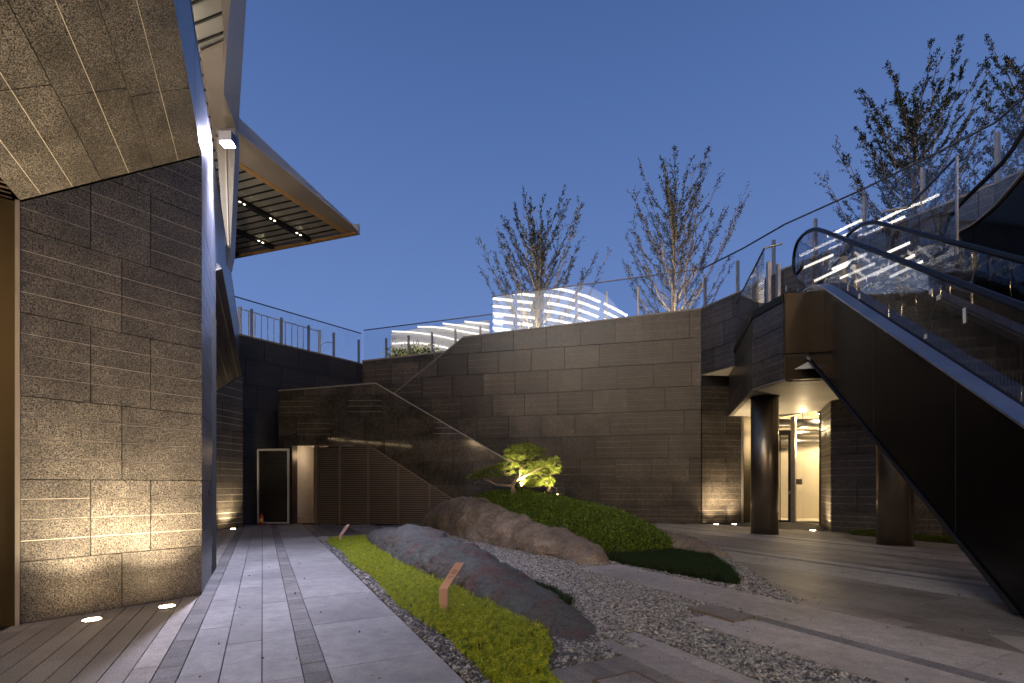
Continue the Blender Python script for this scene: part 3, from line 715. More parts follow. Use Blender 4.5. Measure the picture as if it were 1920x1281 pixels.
# upper deck slabs
b = MB(); b.prism([(p.x+.4, p.y+.5) for p in dpts]+[(60, 9), (60, 60), (-40, 60), (-12, 24), (-2.6, 19.4)], (Vector((0, 0, 0)), Vector((1, 0, 0)), Vector((0, 1, 0)), ZU), 5.9, 6.15)
tag(b.build('upper_deck', M['core']), kind='structure')
b = MB(); b.prism([(-9.4, 15.9), (-6.3, 19.8), (-2, 19.5), (-12, 26), (-30, 26), (-30, 15.9)], (Vector((0, 0, 0)), Vector((1, 0, 0)), Vector((0, 1, 0)), ZU), 5.7, 5.88)
tag(b.build('left_deck', M['core']), kind='structure')

# landing block
zl0, zl1 = 3.67, 5.43
LA = Vector((7.46, 16.58, 0)); LB = Vector((6.0, 12.0, 0)); LC = Vector((6.14, 10.9, 0)); LD = Vector((6.84, 10.72, 0)); LE = Vector((8.72, 13.0, 0)); LF = Vector((9.18, 14.3, 0)); LG = Vector((8.05, 16.9, 0))
land = empty('landing_block', (7.5, 13, 0), 'granite clad landing block above the entrance where the escalator arrives', 'landing')
soff = [LA, LB, LC, LD, Vector((9.3, 10.6, 0)), Vector((9.6, 13.2, 0)), Vector((9.9, 15.5, 0)), Vector((9.4, 17.2, 0)), LG]
XY = (Vector((0, 0, 0)), Vector((1, 0, 0)), Vector((0, 1, 0)), ZU)
b = MB(); b.prism([(p.x, p.y) for p in soff], XY, zl0+.03, zl1); b.build('landing_core', M['core'], land)
# soffit in metal panels
cen = Vector((7.9, 13.8, 0))
for i in range(6):
    y0, y1 = 10.5+i*1.15, 10.5+(i+1)*1.15-.012
    p = clip_convex([(5, y0+.0), (11, y0-.7), (11, y1-.7), (5, y1)], [(q.x, q.y) for q in [LA+Vector((.03, 0, 0)), LB+Vector((.03, 0, 0)), LC, Vector((9.3, 10.6, 0)), Vector((9.9, 15.5, 0)), LG]])
    if len(p) > 2:
        b = MB(); b.prism(p, XY, zl0, zl0+.026); b.build('soffit_panel', M['soffit'], land)
for (p, q, mset, gfn) in ((LA, LB, [M['granite_dark'], M['groove']], 0), (LB, LC, MD, 3)):
    fd, Lw = frame2(p, q)
    if mset[0] == M['granite_dark'] and gfn == 0:
        fd = (fd[0], fd[1], fd[2], fd[3] if fd[3].x < 0 else -fd[3])
    n = 5 if Lw > 2 else 1
    rws = [(zl0+.04, zl0+.63, [Lw*k/n for k in range(n+1)]), (zl0+.63, zl0+1.22, [Lw*k/n for k in range(n+1)]), (zl0+1.22, zl1, [Lw*k/n for k in range(n+1)])]
    clad(land, fd, rws, [[(0, zl0), (Lw, zl0), (Lw, zl1), (0, zl1)]], mset, lambda r, k: gfn if gfn == 0 else 2, th=.03)
    b = MB(); b.prism([(0, zl1), (Lw, zl1), (Lw, zl1+.17), (0, zl1+.17)], fd, -.2, .06); b.build('edge_fascia', M['bronze'], land)
    b = MB(); b.prism([(0, zl0-.012), (Lw, zl0-.012), (Lw, zl0+.03), (0, zl0+.03)], fd, -.1, .035); b.build('bottom_trim', M['post'], land)
b = MB(); b.prism([(p.x, p.y) for p in soff], XY, zl1+.01, zl1+.17); b.build('landing_floor', M['plank_dark'], land)
# bronze end casing between the stone and the truss
fd, Lw = frame2(LC+Vector((.0, -.02, 0)), LD)
b = MB(); b.prism([(0, 4.25), (Lw, 4.25), (Lw, 5.6), (0, 5.6)], fd, -.05, .03); b.build('end_casing', M['bronze_dark'], land)
b = MB(); b.prism([(0, zl0+.0), (Lw+2.2, zl0+.0), (Lw+2.2, zl0+.52), (0, zl0+.52)], fd, -.25, .0); b.build('edge_beam', M['bronze_dark'], land)

b = MB(); tA_, tB_, tC_ = PY(1480, 693, 10.9), PY(1506, 663, 10.98), PY(1526, 690, 10.6)
nT = (tB_-tA_).cross(tC_-tA_).normalized(); nT = nT if nT.dot(-tA_) > 0 else -nT
b.add([tA_, tB_, tC_, tA_-nT*.02, tB_-nT*.02, tC_-nT*.02], [(0, 1, 2), (5, 4, 3), (0, 3, 4, 1), (1, 4, 5, 2), (2, 5, 3, 0)]); b.build('underside_plate', M['soffit'], land)
b = MB(); b.beam(tB_+nT*.03, PY(1536, 698, 10.35)+nT*.03, .05, .03); b.build('edge_trim', M['frame_pale'], land)
# columns
for c, lab in ((G(1433.5, 1001), 'left round bronze column under the landing beside the glass door'), (G(1677.5, 1022), 'right round bronze column behind the escalator underside')):
    c.z = 0; t = empty('round_column', c, lab, 'column', 'round bronze columns')
    r_ = .335 if c.y > 11 else .325
    b = MB(); b.lathe(c, [(r_, 0.0), (r_, zl0+.04)], 64); b.build('shaft', M['column'], t, True)
    for p in t.children[0].data.polygons:
        if len(p.vertices) > 4: p.use_smooth = False
    b = MB(); b.lathe(c, [(r_+.012, 0.0), (r_+.012, .02)], 48); b.build('base_ring', M['steel_dark'], t)
    b = MB(); b.beam(c+Vector((.02, -r_-.001, .02)), c+Vector((.02, -r_-.001, zl0)), .008, .006, up=Vector((0, 1, 0))); b.build('seam', M['black'], t)
    b = MB(); b.lathe(c, [(r_-.03, zl0-.045), (r_+.02, zl0-.03), (r_+.02, zl0+.0)], 48); b.build('cap_ring', M['black'], t)

# entrance: recess panel, door, glass, pier, room
ent = empty('glass_entrance', (9, 16, 0), 'lit glazed entrance with framed glass door under the landing', 'entrance')
EA = cC+Vector((.08, .0, 0)); EB = Vector((8.75, 17.15, 0)); EC = Vector((9.30, 16.75, 0)); ED = Vector((9.82, 15.45, 0)); EF = Vector((9.30, 14.35, 0)); EG = Vector((8.93, 13.52, 0))
def vpanel(p, q, z0, z1, name, m, parent, t0=-.02, t1=.02, flip=False):
    fd, Lw = frame2(p, q); b = MB(); b.prism([(0, z0), (Lw, z0), (Lw, z1), (0, z1)], fd, t0, t1); return b.build(name, m, parent)
vpanel(EA, EA+(EB-EA)*.45, 0, 3.66, 'side_panel', M['bronze'], ent)
q1 = PY(1440, 980, 17.0); q1.z = 0; q2 = PY(1484, 980, 16.7); q2.z = 0; q2b = PY(1492, 980, 16.6); q2b.z = 0; q3 = PY(1538, 986, 15.4); q3.z = 0
zd_ = HC+(VH-812)/F*16.8
vpanel(q1, q2, zd_, 3.66, 'transom_glass', M['glass_door'], ent, -.006, .006)
vpanel(q1, q2, zd_-.0, zd_+.07, 'transom_bar', M['black'], ent, -.03, .04)
vpanel(q2, q2b, 0, 3.66, 'post', M['post'], ent, -.08, .08)
fd, Lw = frame2(q1, q2)
for a0, b0, a1_, b1 in ((Lw-.10, .03, Lw-.02, zd_), (Lw-.36, .03, Lw-.33, zd_), (0, .03, Lw-.1, .09), (0, zd_-.07, Lw-.1, zd_)):
    b = MB(); b.prism([(a0, b0), (a1_, b0), (a1_, b1), (a0, b1)], fd, -.025, .03); b.build('door_frame', M['black'], ent)
b = MB(); b.prism([(0, .09), (Lw-.1, .09), (Lw-.1, zd_-.07), (0, zd_-.07)], fd, -.005, .005); b.build('door_glass', M['glass_door'], ent)
b = MB(); c = fd[0]+fd[1]*(Lw-.06)+fd[3]*.05+ZU*1.05; b.box(c, (.012, .012, .05)); b.build('door_handle', M['steel'], ent)
vpanel(q2b+Vector((.03, -.03, 0)), q3, .0, 3.66, 'window_glass', M['glass_door'], ent, -.006, .006)
vpanel(q2b+Vector((.03, -.03, 0)), q3, .0, .04, 'window_sill', M['post'], ent, -.04, .04)
fdw, Lww = frame2(q2b, q3)
c = fdw[0]+fdw[1]*.2+ZU*1.42+fdw[3]*.012
b = MB(); b.box(c, (.16, .10, .004), (fdw[1], ZU, fdw[3])); b.build('notice_plate', M['steel'], ent)
b = MB()
for k in range(4): b.box(c+fdw[3]*.0055+ZU*(.055-.036*k), (.12-.02*(k % 2), .006, .001), (fdw[1], ZU, fdw[3]))
b.build('notice_text', M['ink'], ent)
vpanel(q3, q3+Vector((.06, -.14, 0)), 0, 3.66, 'jamb', M['steel_dark'], ent, -.06, .06)
# room behind
b = MB(); b.prism([(p[0], p[1]) for p in ((7.9, 17.3), (16.5, 17.3), (16.5, 24), (7.9, 24))], XY, .0, .015); b.build('room_floor', M['plaster'], ent)
for p, q in (((7.9, 22.5), (16.5, 22.5)), ((16, 14.5), (16, 22.5)), ((8.1, 17.4), (8.1, 22.5))):
    p = Vector((*p, 0)); q = Vector((*q, 0)); b = MB(); b.beam(p+ZU*2.3, q+ZU*2.3, .12, 4.6); b.build('room_wall', M['plaster'], ent)
vpanel(Vector((10.4, 19.2, 0)), Vector((13.2, 18.2, 0)), 0, 4.4, 'room_wall', M['plaster'], ent, -.1, 0)
b = MB(); b.prism([(7.9, 17.35), (10.05, 15.2), (16.5, 14.5), (16.5, 24), (7.9, 24)], XY, 4.5, 4.6); b.build('room_ceiling', M['core'], ent)
for k in range(4):
    y = 17.9+.55*k; b = MB(); zk = 3.55-.28*k; b.tube([(8.4, y, zk), (15.5, y-1.2, zk)], .10 if k % 2 else .16, 12); b.build('duct', M['steel'], ent, True)
for (u, v, Y) in ((1505, 799, 17.6), (1535, 776, 17.2), (1528, 816, 19.0)):
    c = PY(u, v, Y); b = MB(); b.tube([c+ZU*.5, c+ZU*.06], .012, 6); b.lathe(c, [(.05, 0.0), (.045, .1)], 14); o = b.build('ceiling_spotlight', M['steel_dark'], ent)
    b = MB(); b.lathe(c, [(.045, -.012), (.045, -.002)], 14); b.build('spot_lens', M['lamp_warm'], o)
    point('room_lamp', c-ZU*.12, 110, (1, .76, .44), .06, ent)
point('room_lamp', (12.5, 17.6, 3.0), 520, (1, .78, .46), .3, ent)
# pier and right wall
pw = empty('granite_wall', (9.3, 13.5, 0), 'granite pier and grooved wall right of the entrance behind the columns', 'wall')
chain = [q3+Vector((.08, -.15, 0)), EG]
segs = [(q3+Vector((.02, -.20, 0)), Vector((8.93, 13.5, 0))), (Vector((8.93, 13.5, 0)), Vector((9.67, 12.82, 0))), (Vector((9.67, 12.82, 0)), Vector((10.05, 11.8, 0))), (Vector((10.05, 11.8, 0)), Vector((10.6, 9.6, 0))), (Vector((10.6, 9.6, 0)), Vector((11.0, 5.0, 0)))]
segs = [(Vector((9.62, 15.0, 0)), Vector((8.93, 13.5, 0))), (Vector((8.93, 13.5, 0)), Vector((10.6, 11.9, 0))), (Vector((10.6, 11.9, 0)), Vector((11.2, 9.0, 0))), (Vector((11.2, 9.0, 0)), Vector((11.4, 4.0, 0)))]
for i, (p, q) in enumerate(segs):
    fd, Lw = frame2(p, q)
    zz_ = [0]+[.6+.78*k for k in range(0, 5)]; top_ = 3.65 if i < 2 else 5.6
    if i >= 2: zz_ += [.6+.78*5, 5.3, 5.9]
    rws = []
    for r in range(len(zz_)-1):
        n = max(1, round(Lw/1.2)); o_ = .5*(r % 2)
        js = sorted([0, Lw]+[Lw*(k+o_)/n for k in range(n+1) if 0.05 < Lw*(k+o_)/n < Lw-.05]); rws.append((zz_[r], min(zz_[r+1], top_), js))
    rws = [r for r in rws if r[1]-r[0] > .03]
    clad(pw, fd, rws, [[(0, 0), (Lw, 0), (Lw, top_), (0, top_)]], MD if i else MS, lambda r, k: 3)
    b = MB(); b.prism([(0, 0), (Lw, 0), (Lw, top_-.01), (0, top_-.01)], fd, -.35, -.003); b.build('wall_core', M['joint'], pw)

# ================================================================== RAILINGS
def railing(pts, label, ztopf, posts_t, post_h=.9, parent=None, h_rail=.02, cat='railing', double=False):
    """pts: list of 3D base points; ztopf(i): top of glass at point i; posts at (seg, k)"""
    o = empty('glass_railing', pts[0], label, cat)
    for i in range(len(pts)-1):
        a, c = pts[i], pts[i+1]; ta, tc_ = ztopf[i], ztopf[i+1]
        ks = [0]+sorted(posts_t[i])+[1]
        ks = sorted(set(ks))
        d = (c-a); dh = Vector((d.x, d.y, 0)).normalized(); wv = dh.cross(ZU)
        if wv.dot(-a) < 0: wv = -wv
        for j in range(len(ks)-1):
            k0, k1 = ks[j], ks[j+1]
            p0 = a+d*k0+dh*.008; p1 = a+d*k1-dh*.008
            t0 = ta+(tc_-ta)*k0; t1 = ta+(tc_-ta)*k1
            b = MB(); e_ = wv*.006
            q = [p0+e_, p1+e_, Vector((p1.x, p1.y, t1))+e_, Vector((p0.x, p0.y, t0))+e_]
            q2_ = [x-e_*2 for x in q]
            b.add(q+q2_, [(0, 1, 2, 3), (7, 6, 5, 4), (0, 4, 5, 1), (1, 5, 6, 2), (2, 6, 7, 3), (3, 7, 4, 0)] if ((q[1]-q[0]).cross(q[3]-q[0])).dot(wv) > 0 else [(3, 2, 1, 0), (4, 5, 6, 7), (1, 5, 4, 0), (2, 6, 5, 1), (3, 7, 6, 2), (0, 4, 7, 3)])
            b.build('glass_panel', M['glass'], o)
        for k in posts_t[i]:
            p = a+d*k; b = MB(); b.box(p+ZU*(post_h/2-.05)-wv*.05, (.03, .045, post_h/2+.05), (dh, wv, ZU)); b.build('post', M['post'], o)
    b = MB()
    for i in range(len(pts)-1):
        b.beam(Vector((pts[i].x, pts[i].y, ztopf[i]+.012)), Vector((pts[i+1].x, pts[i+1].y, ztopf[i+1]+.012)), .045, .028)
    b.build('top_rail', M['steel_dark'], o)
    return o
def colk(a, c, us):
    out = []
    for u in us:
        r = (u-960)/F; k = (a.x-r*a.y)/(r*(c.y-a.y)-(c.x-a.x)); out.append(k)
    return [k for k in out if 0.01 < k < .999]
off = lambda fr, a, z, w=-.1: fr[0]+fr[1]*a+ZU*z+fr[3]*w
# left dark wall railing
ra, rb_ = off(frd, 0, zd+.05), off(frd, Ld, zd+.05)
railing([ra, rb_], 'glass railing on the dark wall in the left corner', [7.5, 7.53], [colk(ra, rb_, (434, 473, 529, 580, 627))+[.985]], .98)
ra, rb_ = off(frb, c0, zc0+.06), off(frb, c2, zc1+.06)
zt1 = 7.50
rt0 = HC+(VH-620)/F*ra.y; rt1 = HC+(VH-592)/F*rb_.y*1.0
railing([ra, rb_], 'low glass railing left of the taller glass, above the set-back wall', [rt0, HC+(VH-602)/F*off(frb, c1, 0).y+.12], [colk(ra, rb_, (723, 765, 809, 853, 900))], .85)
a922 = wcoord(frm, 922, 627)[0]; z922 = z868+(zB-z868)*(a922-a868)/(aend-a868)
ra, rb_ = off(frm, a922, z922+.05), off(frm, aend, zB+.05)
mpts = [ra, rb_]; mt = [8.42, 8.66]; mpo = [colk(ra, rb_, (925, 978, 1030, 1083, 1138, 1196, 1260))]
railing(mpts, 'tall glass railing along the main wall in front of the two middle trees', mt, mpo, 1.05)
rp = []
for p in dpts: rp.append(Vector((p.x, p.y, zt_+.05))+Vector((.07, .07, 0)))
tops = [8.66, 8.62, 8.56, 8.50, 8.49, 8.54, 8.9]
us_ = [[1319, 1381], [1448], [1527, 1612], [1620, 1720], [1730, 1860], [1868, 1930]]
us_ = [(1320, 1381), (1448,), (1527,), (1617,), (1728,), (1867,)]
railing(rp, 'long glass railing climbing to the right behind the escalators', tops, [colk(rp[i], rp[i+1], us_[i]) if i not in (3, 4, 5) else [.01] for i in range(6)], 1.05)
# landing guards
def guard(p, q, h0, h1, label, extra=None):
    o = empty('glass_guard', p, label, 'railing')
    d = Vector((q.x-p.x, q.y-p.y, 0)).normalized(); wv = d.cross(ZU); wv = wv if wv.dot(-p) > 0 else -wv
    b = MB(); e_ = wv*.006
    qq = [p+e_, q+e_, Vector((q.x, q.y, h1))+e_, Vector((p.x, p.y, h0))+e_]; q2_ = [x-e_*2 for x in qq]
    flip = ((qq[1]-qq[0]).cross(qq[3]-qq[0])).dot(wv) > 0
    b.add(qq+q2_, [(0, 1, 2, 3), (7, 6, 5, 4), (0, 4, 5, 1), (1, 5, 6, 2), (2, 6, 7, 3), (3, 7, 4, 0)] if flip else [(3, 2, 1, 0), (4, 5, 6, 7), (1, 5, 4, 0), (2, 6, 5, 1), (3, 7, 6, 2), (0, 4, 7, 3)])
    b.build('glass_panel', M['glass'], o)
    b = MB(); b.beam(Vector((p.x, p.y, h0+.01)), Vector((q.x, q.y, h1+.01)), .04, .03)
    if extra is not None: b.beam(Vector((q.x, q.y, h1+.01)), extra, .04, .03)
    b.build('top_rail', M['steel_dark'], o)
    return o
gp = Vector((LA.x-.15, LA.y-.3, 5.62)); gq = Vector((6.03, 11.55, 5.62))
og = guard(gp, gq, 6.95, 6.95, 'glass guard on the left edge of the escalator landing', Vector((6.35, 11.35, 6.97)))
for u, hgt in ((1441, 1.0), (1459, .95)):
    p = Vector(((u-960)/F*11.5, 11.5, 5.6)); b = MB(); b.box(p+ZU*hgt/2, (.035, .05, hgt/2)); b.build('post', M['steel'], og)
pg = PY(1655, 397, 10.9); pm = PY(1702, 389, 10.6); pe_ = PY(1794, 294, 9.0)
g2 = empty('glass_guard', (pe_.x, pe_.y, 5.6), 'kinked glass guard with dark top rail standing before the second escalator', 'railing')
for p, q in ((pg, pm), (pm, pe_)):
    b = MB(); b.beam(p, q, .04, .035); b.build('top_rail', M['steel_dark'], g2)
fdg = Vector((pe_.y-pm.y, pm.x-pe_.x, 0)).normalized(); e_ = fdg*.006
zb_ = 5.6
b = MB(); qq = [Vector((pm.x, pm.y, zb_)), Vector((pe_.x, pe_.y, zb_)), pe_.copy(), pm.copy()]
b.add([x+e_ for x in qq]+[x-e_ for x in qq], [(0, 1, 2, 3), (7, 6, 5, 4), (0, 4, 5, 1), (1, 5, 6, 2), (2, 6, 7, 3), (3, 7, 4, 0)]); b.build('glass_panel', M['glass'], g2)
b = MB(); b.beam(Vector((pe_.x, pe_.y, zb_)), pe_, .035, .035, up=Vector((0, 1, 0))); b.build('post', M['steel'], g2)

# white barrier behind the left railing
wf = empty('white_barrier', off(frd, 1.2, 6.3, -1.0), 'white metal tube barrier standing behind the left glass railing', 'barrier')
def bf(u, v): return hit(u, v, frd[0]-frd[3]*1.0, frd[3])
top0, top1 = bf(447, 578), bf(600, 622)
b = MB(); b.tube([top0, top1], .022, 8); b.build('rail', M['white'], wf)
b = MB(); b.tube([Vector((top0.x, top0.y, 6.42)), Vector((top1.x, top1.y, 6.42))], .022, 8); b.build('rail', M['white'], wf)
for i, u in enumerate((450, 466, 478, 490, 502, 513.5, 525, 535, 547, 558, 568.5, 579, 599)):
    tp = bf(u, 578+(u-447)*44/153); r_ = .05 if i in (0, 12) else .016
    tp.z += .06 if i in (0, 12) else 0
    b = MB(); b.tube([Vector((tp.x, tp.y, 6.1)), tp], r_*1.25, 8); b.build('end_post' if i in (0, 12) else 'bar', M['white'], wf)
b = MB(); p0 = bf(600, 650); b.tube([p0, bf(606, 644), bf(612, 641.5), bf(625, 643)], .016, 8); b.build('hoop', M['white'], wf)

# ================================================================== ESCALATOR A
eA = Vector((.27, 1, 0)).normalized(); nA = Vector((1, -.27, 0)).normalized(); E0 = Vector((4.97, 4.7, 0))
esc = empty('escalator', E0, 'dark bronze escalator with glass balustrades descending to the right foreground', 'escalator')
def EP(q, w, z): return E0+eA*q+nA*w+ZU*z
SL = .645
def trimz(q):
    z = 1.90+SL*q
    if q < -1.2: return 1.90-SL*1.2
    if q > 5.2:
        k = min(1, (q-5.2)/1.6); z = 1.90+SL*5.2+SL*1.6*(k-k*k/2)
    return z
def lowz(q):
    z = 0.0+.655*q
    return max(-.02, min(z, 4.27)) if q > -0.03 else -.02
qs = [-1.6, -1.2]+[x*.4 for x in range(-2, 14)]+[5.2+.2*k for k in range(1, 9)]+[7.2, 7.8, 8.3]
qs = sorted(set(round(x, 3) for x in qs))
frE = (E0, eA, ZU, -nA)
for w_side in (0,):
    b = MB()
    for i in range(len(qs)-1):
        p, q = qs[i], qs[i+1]
        zp0, zq0 = lowz(p), lowz(q)
        b.prism([(p, zp0), (q, zq0), (q, trimz(q)-.02), (p, trimz(p)-.02)], frE, -.03, 0)
    b.build('side_cladding', M['truss'], esc)
def sweep_strip(w0, w1, zf, h, name, m, parent, qlist=qs):
    b = MB()
    for i in range(len(qlist)-1):
        p, q = qlist[i], qlist[i+1]
        vs = [EP(p, w0, zf(p)), EP(p, w1, zf(p)), EP(q, w1, zf(q)), EP(q, w0, zf(q))]; vs += [x-ZU*h for x in vs]
        b.add(vs, [(0, 1, 2, 3), (7, 6, 5, 4), (0, 4, 5, 1), (1, 5, 6, 2), (2, 6, 7, 3), (3, 7, 4, 0)])
    return b.build(name, m, parent)
WT = 1.55
sweep_strip(-.02, .19, lambda q: trimz(q), .03, 'deck_trim', M['trim'], esc)
sweep_strip(.19, .26, lambda q: trimz(q)-.02, .10, 'inner_trim', M['black'], esc)
sweep_strip(WT-.26, WT-.19, lambda q: trimz(q)-.02, .10, 'inner_trim', M['black'], esc)
sweep_strip(WT-.19, WT, lambda q: trimz(q), .03, 'deck_trim', M['trim'], esc)
sweep_strip(.02, WT-.02, lambda q: lowz(q)+.08, .05, 'underside', M['truss'], esc)
b = MB()
for i in range(len(qs)-1):
    p, q = qs[i], qs[i+1]; b.prism([(p, lowz(p)), (q, lowz(q)), (q, trimz(q)-.02), (p, trimz(p)-.02)], (E0+nA*WT, eA, ZU, nA), -.03, 0)
b.build('side_cladding', M['truss'], esc)
# bottom edge lip
b = MB(); 
for p, q in ((0.05, 6.5), (6.5, 8.3)): b.beam(EP(p, -.02, lowz(p)), EP(q, -.02, lowz(q)), .035, .03)
b.build('lower_lip', M['black'], esc)
for p in (1.05, 3.15, 5.3, 6.95):
    b = MB(); b.beam(EP(p, -.004, lowz(p)+.05), EP(p, -.004, trimz(p)-.05), .006, .006, up=eA); b.build('cladding_joint', M['black'], esc)
# handrail and glass
def hrz(q):
    z = 1.90+SL*q+1.0
    if q > 6.2:
        k = min(1, (q-6.2)/1.8); z = 1.90+SL*6.2+1.0+SL*1.8*(k-k*k/2)
    if q < -1.2: z = 1.90-SL*1.2+1.0
    return z
def handrail(w, name='handrail'):
    pts = [EP(q, w, hrz(q)) for q in [-1.6+.35*k for k in range(0, 28)]]
    qe = -1.6+.35*27; ze = hrz(qe); R = .40
    for k in range(1, 11):
        a = PI*k/10; pts.append(EP(qe+R*math.sin(a), w, ze-R+R*math.cos(a)))
    pts.append(EP(qe-.3, w, ze-2*R))
    b = MB(); b.tube(pts, .042, 10); return b.build(name, M['rubber'], esc, True), qe, ze
for w in (.225, WT-.225):
    _, qe, ze = handrail(w)
    js = [-1.6, .15, 1.8, 3.45, 5.1, 6.6, 7.9]
    for j in range(len(js)-1):
        b = MB(); ql = [js[j]+.006]+[x for x in qs if js[j]+.05 < x < js[j+1]-.05]+[js[j+1]-.006]
        for i in range(len(ql)-1):
            p, q = ql[i], ql[i+1]
            b.prism([(p, trimz(p)-.05), (q, trimz(q)-.05), (q, hrz(q)-.03), (p, hrz(p)-.03)], (E0+nA*w, eA, ZU, -nA), -.006, .006)
        # drop internal faces so each pane is a single clean sheet
        b.f = [f for f in b.f if True]
        o = b.build('glass_pane', M['glass_esc'], esc)
    b = MB(); n_ = 14
    pl = [(7.906, trimz(7.9)-.05), (qe, trimz(8)-.05)]+[(qe+.37*math.sin(PI*k/n_), ze-.40-.37*math.cos(PI*k/n_)) for k in range(0, n_+1)]+[(7.906, ze-.03)]
    b.prism(pl, (E0+nA*w, eA, ZU, -nA), -.006, .006); b.build('glass_pane', M['glass_esc'], esc)
# steps
q = -1.0; k = 0
while q < 6.6:
    zs = max(.95, min(1.90+SL*q-.30, 5.55)); 
    b = MB(); b.box(EP(q+.2, WT/2, zs-.02), (.50, .2, .02), (nA, eA, ZU))
    for r in range(26): b.box(EP(q, WT/2-.48+r*.0385, zs-.15), (.009, .008, .11), (nA, eA, ZU))
    b.box(EP(q+.02, WT/2, zs-.16), (.5, .008, .12), (nA, eA, ZU))
    b.build('step', M['step'], esc); q += .4; k += 1
# comb plate / floor plate at the top
b = MB(); b.prism([(6.6, .26), (8.4, .26), (8.4, WT-.26), (6.6, WT-.26)], (E0, eA, nA, ZU), 5.57, 5.62); b.build('floor_plate', M['steel'], esc)
sweep_strip(.02, WT-.02, lambda q: trimz(q)-.62, .03, 'truss_pan', M['black'], esc)

# notes and tape on the escalator glass
def on_glass(u, v, w, dx=0, off_=.012):
    O = E0+nA*(w-off_); return hit(u, v, O, nA)
papers = [(1611, 556, .05, .06, 'small white sticker low on the near escalator glass, leftmost'), (1745, 547, .065, .05, 'printed white sticker just under the near handrail'), (1759, 558, .065, .06, 'blank white sticker at the top of the glass joint'), (1735, 631, .06, .06, 'blank white sticker at the foot of the glass joint'), (1808, 592, .055, .19, 'tall pale paper strip taped to the near escalator glass'), (1474, 541, .04, .07, 'white sticker on the glass end near the landing'), (1633, 535, .05, .05, 'white sticker near the lower steps edge behind the handrail')]
for u, v, hw, hh_, lab in papers:
    c = on_glass(u, v, .225); k = c.y/7.5; b = MB()
    b.box(c, (hw*k*.62, hh_*k*.62, .002), (eA, (ZU+eA*.06).normalized(), nA))
    o = b.build('paper_sticker', M['paper']); tag(o, lab, 'sticker', 'stickers on the escalator glass')
for u, v, lab in ((1729, 440, 'blue tape piece high on the far escalator glass, left pair'), (1714, 493, 'blue tape piece low on the far escalator glass, left pair'), (1840, 472, 'upper blue tape square on the bright glass joint'), (1818, 534, 'lower blue tape square on the bright glass joint')):
    c = on_glass(u, v, WT-.225); b = MB(); b.box(c, (.05, .045, .002), (eA, ZU, nA)); tag(b.build('tape_square', M['tape']), lab, 'tape', 'blue tape on the escalator glass')
c0_, c1_ = on_glass(1843, 462, WT-.225), on_glass(1817, 540, WT-.225)
b = MB(); b.beam(c0_, c1_, .012, .004, up=nA); b.build('glass_joint', M['post'], esc)
c0_, c1_ = on_glass(1760, 555, .225), on_glass(1732, 640, .225)
b = MB(); b.beam(c0_, c1_, .008, .004, up=nA); b.build('glass_joint', M['steel_dark'], esc)

# ================================================================== ESCALATOR B (rising to the right border)
eb = empty('escalator', (9, 9.4, 5.6), 'second dark escalator rising steeply at the right border of the picture', 'escalator')
XB = 9.0
def bx(u, v, X=XB):
    r = ray(u, v); t = X/r.x; return Vector((X, t, HC+r.z*t))
cur = [(1798, 437), (1812, 431), (1827, 423), (1842, 411), (1856, 399), (1868, 388), (1884, 370), (1900, 351), (1920, 328), (1960, 285), (2030, 210)]
tr_ = [bx(u, v) for u, v in cur]
frB = (Vector((XB, 0, 0)), Vector((0, 1, 0)), ZU, Vector((-1, 0, 0)))
b = MB()
for i in range(len(tr_)-1):
    p, q = tr_[i], tr_[i+1]
    if i < 2: continue
    b.prism([(p.y, p.z-1.7), (q.y, q.z-1.7), (q.y, q.z), (p.y, p.z)], frB, -.05, 0)
b.build('side_cladding', M['truss'], eb)
b = MB(); pq = [bx(u, v) for u, v in ((1798, 439), (1826, 424), (1860, 575), (1838, 560))]
b.prism([(p.y, p.z) for p in pq], frB, -.06, -.01); b.build('end_casing', M['bronze_dark'], eb)
b = MB()
for i in range(2, len(tr_)-1):
    p, q = tr_[i], tr_[i+1]; z_ = Vector((1.6, 0, 0)); dn = Vector((0, 0, -1.7))
    vs = [p+dn, q+dn, q+dn+z_, p+dn+z_]; vs += [x+ZU*.05 for x in vs]
    b.add(vs, [(0, 1, 2, 3), (7, 6, 5, 4), (0, 4, 5, 1), (1, 5, 6, 2), (2, 6, 7, 3), (3, 7, 4, 0)])
b.build('underside', M['truss'], eb)
b = MB()
for i in range(len(tr_)-1): b.beam(tr_[i]+Vector((0, 0, .02)), tr_[i+1]+Vector((0, 0, .02)), .1, .03)
b.build('deck_trim', M['post'], eb)
hc = [(1762, 470), (1766, 448), (1773, 426), (1784, 404), (1796, 388), (1812, 372), (1835, 349), (1858, 327), (1878, 307), (1898, 281), (1920, 245), (1950, 195), (2000, 110)]
hp = [bx(u, v, XB+.02) for u, v in hc]
b = MB(); b.tube(hp, .042, 10); b.build('handrail', M['rubber'], eb, True)
b = MB()
gpoly_t = [hp[i] for i in range(2, 13)]
for i in range(len(gpoly_t)-1):
    p, q = gpoly_t[i], gpoly_t[i+1]
    def tz(y):
        for k in range(len(tr_)-1):
            if tr_[k].y >= y >= tr_[k+1].y: return tr_[k+1].z+(tr_[k].z-tr_[k+1].z)*(y-tr_[k+1].y)/(tr_[k].y-tr_[k+1].y)
        return tr_[0].z if y > tr_[0].y else tr_[-1].z
    b.prism([(p.y, tz(p.y)), (q.y, tz(q.y)), (q.y, q.z), (p.y, p.z)], frB, -.03, -.02)
b.build('glass_pane', M['glass'], eb)
b = MB(); b.box((XB+.8, 8.4, 4.4), (.8, 1.2, .6)); b.build('truss_foot', M['truss'], eb)
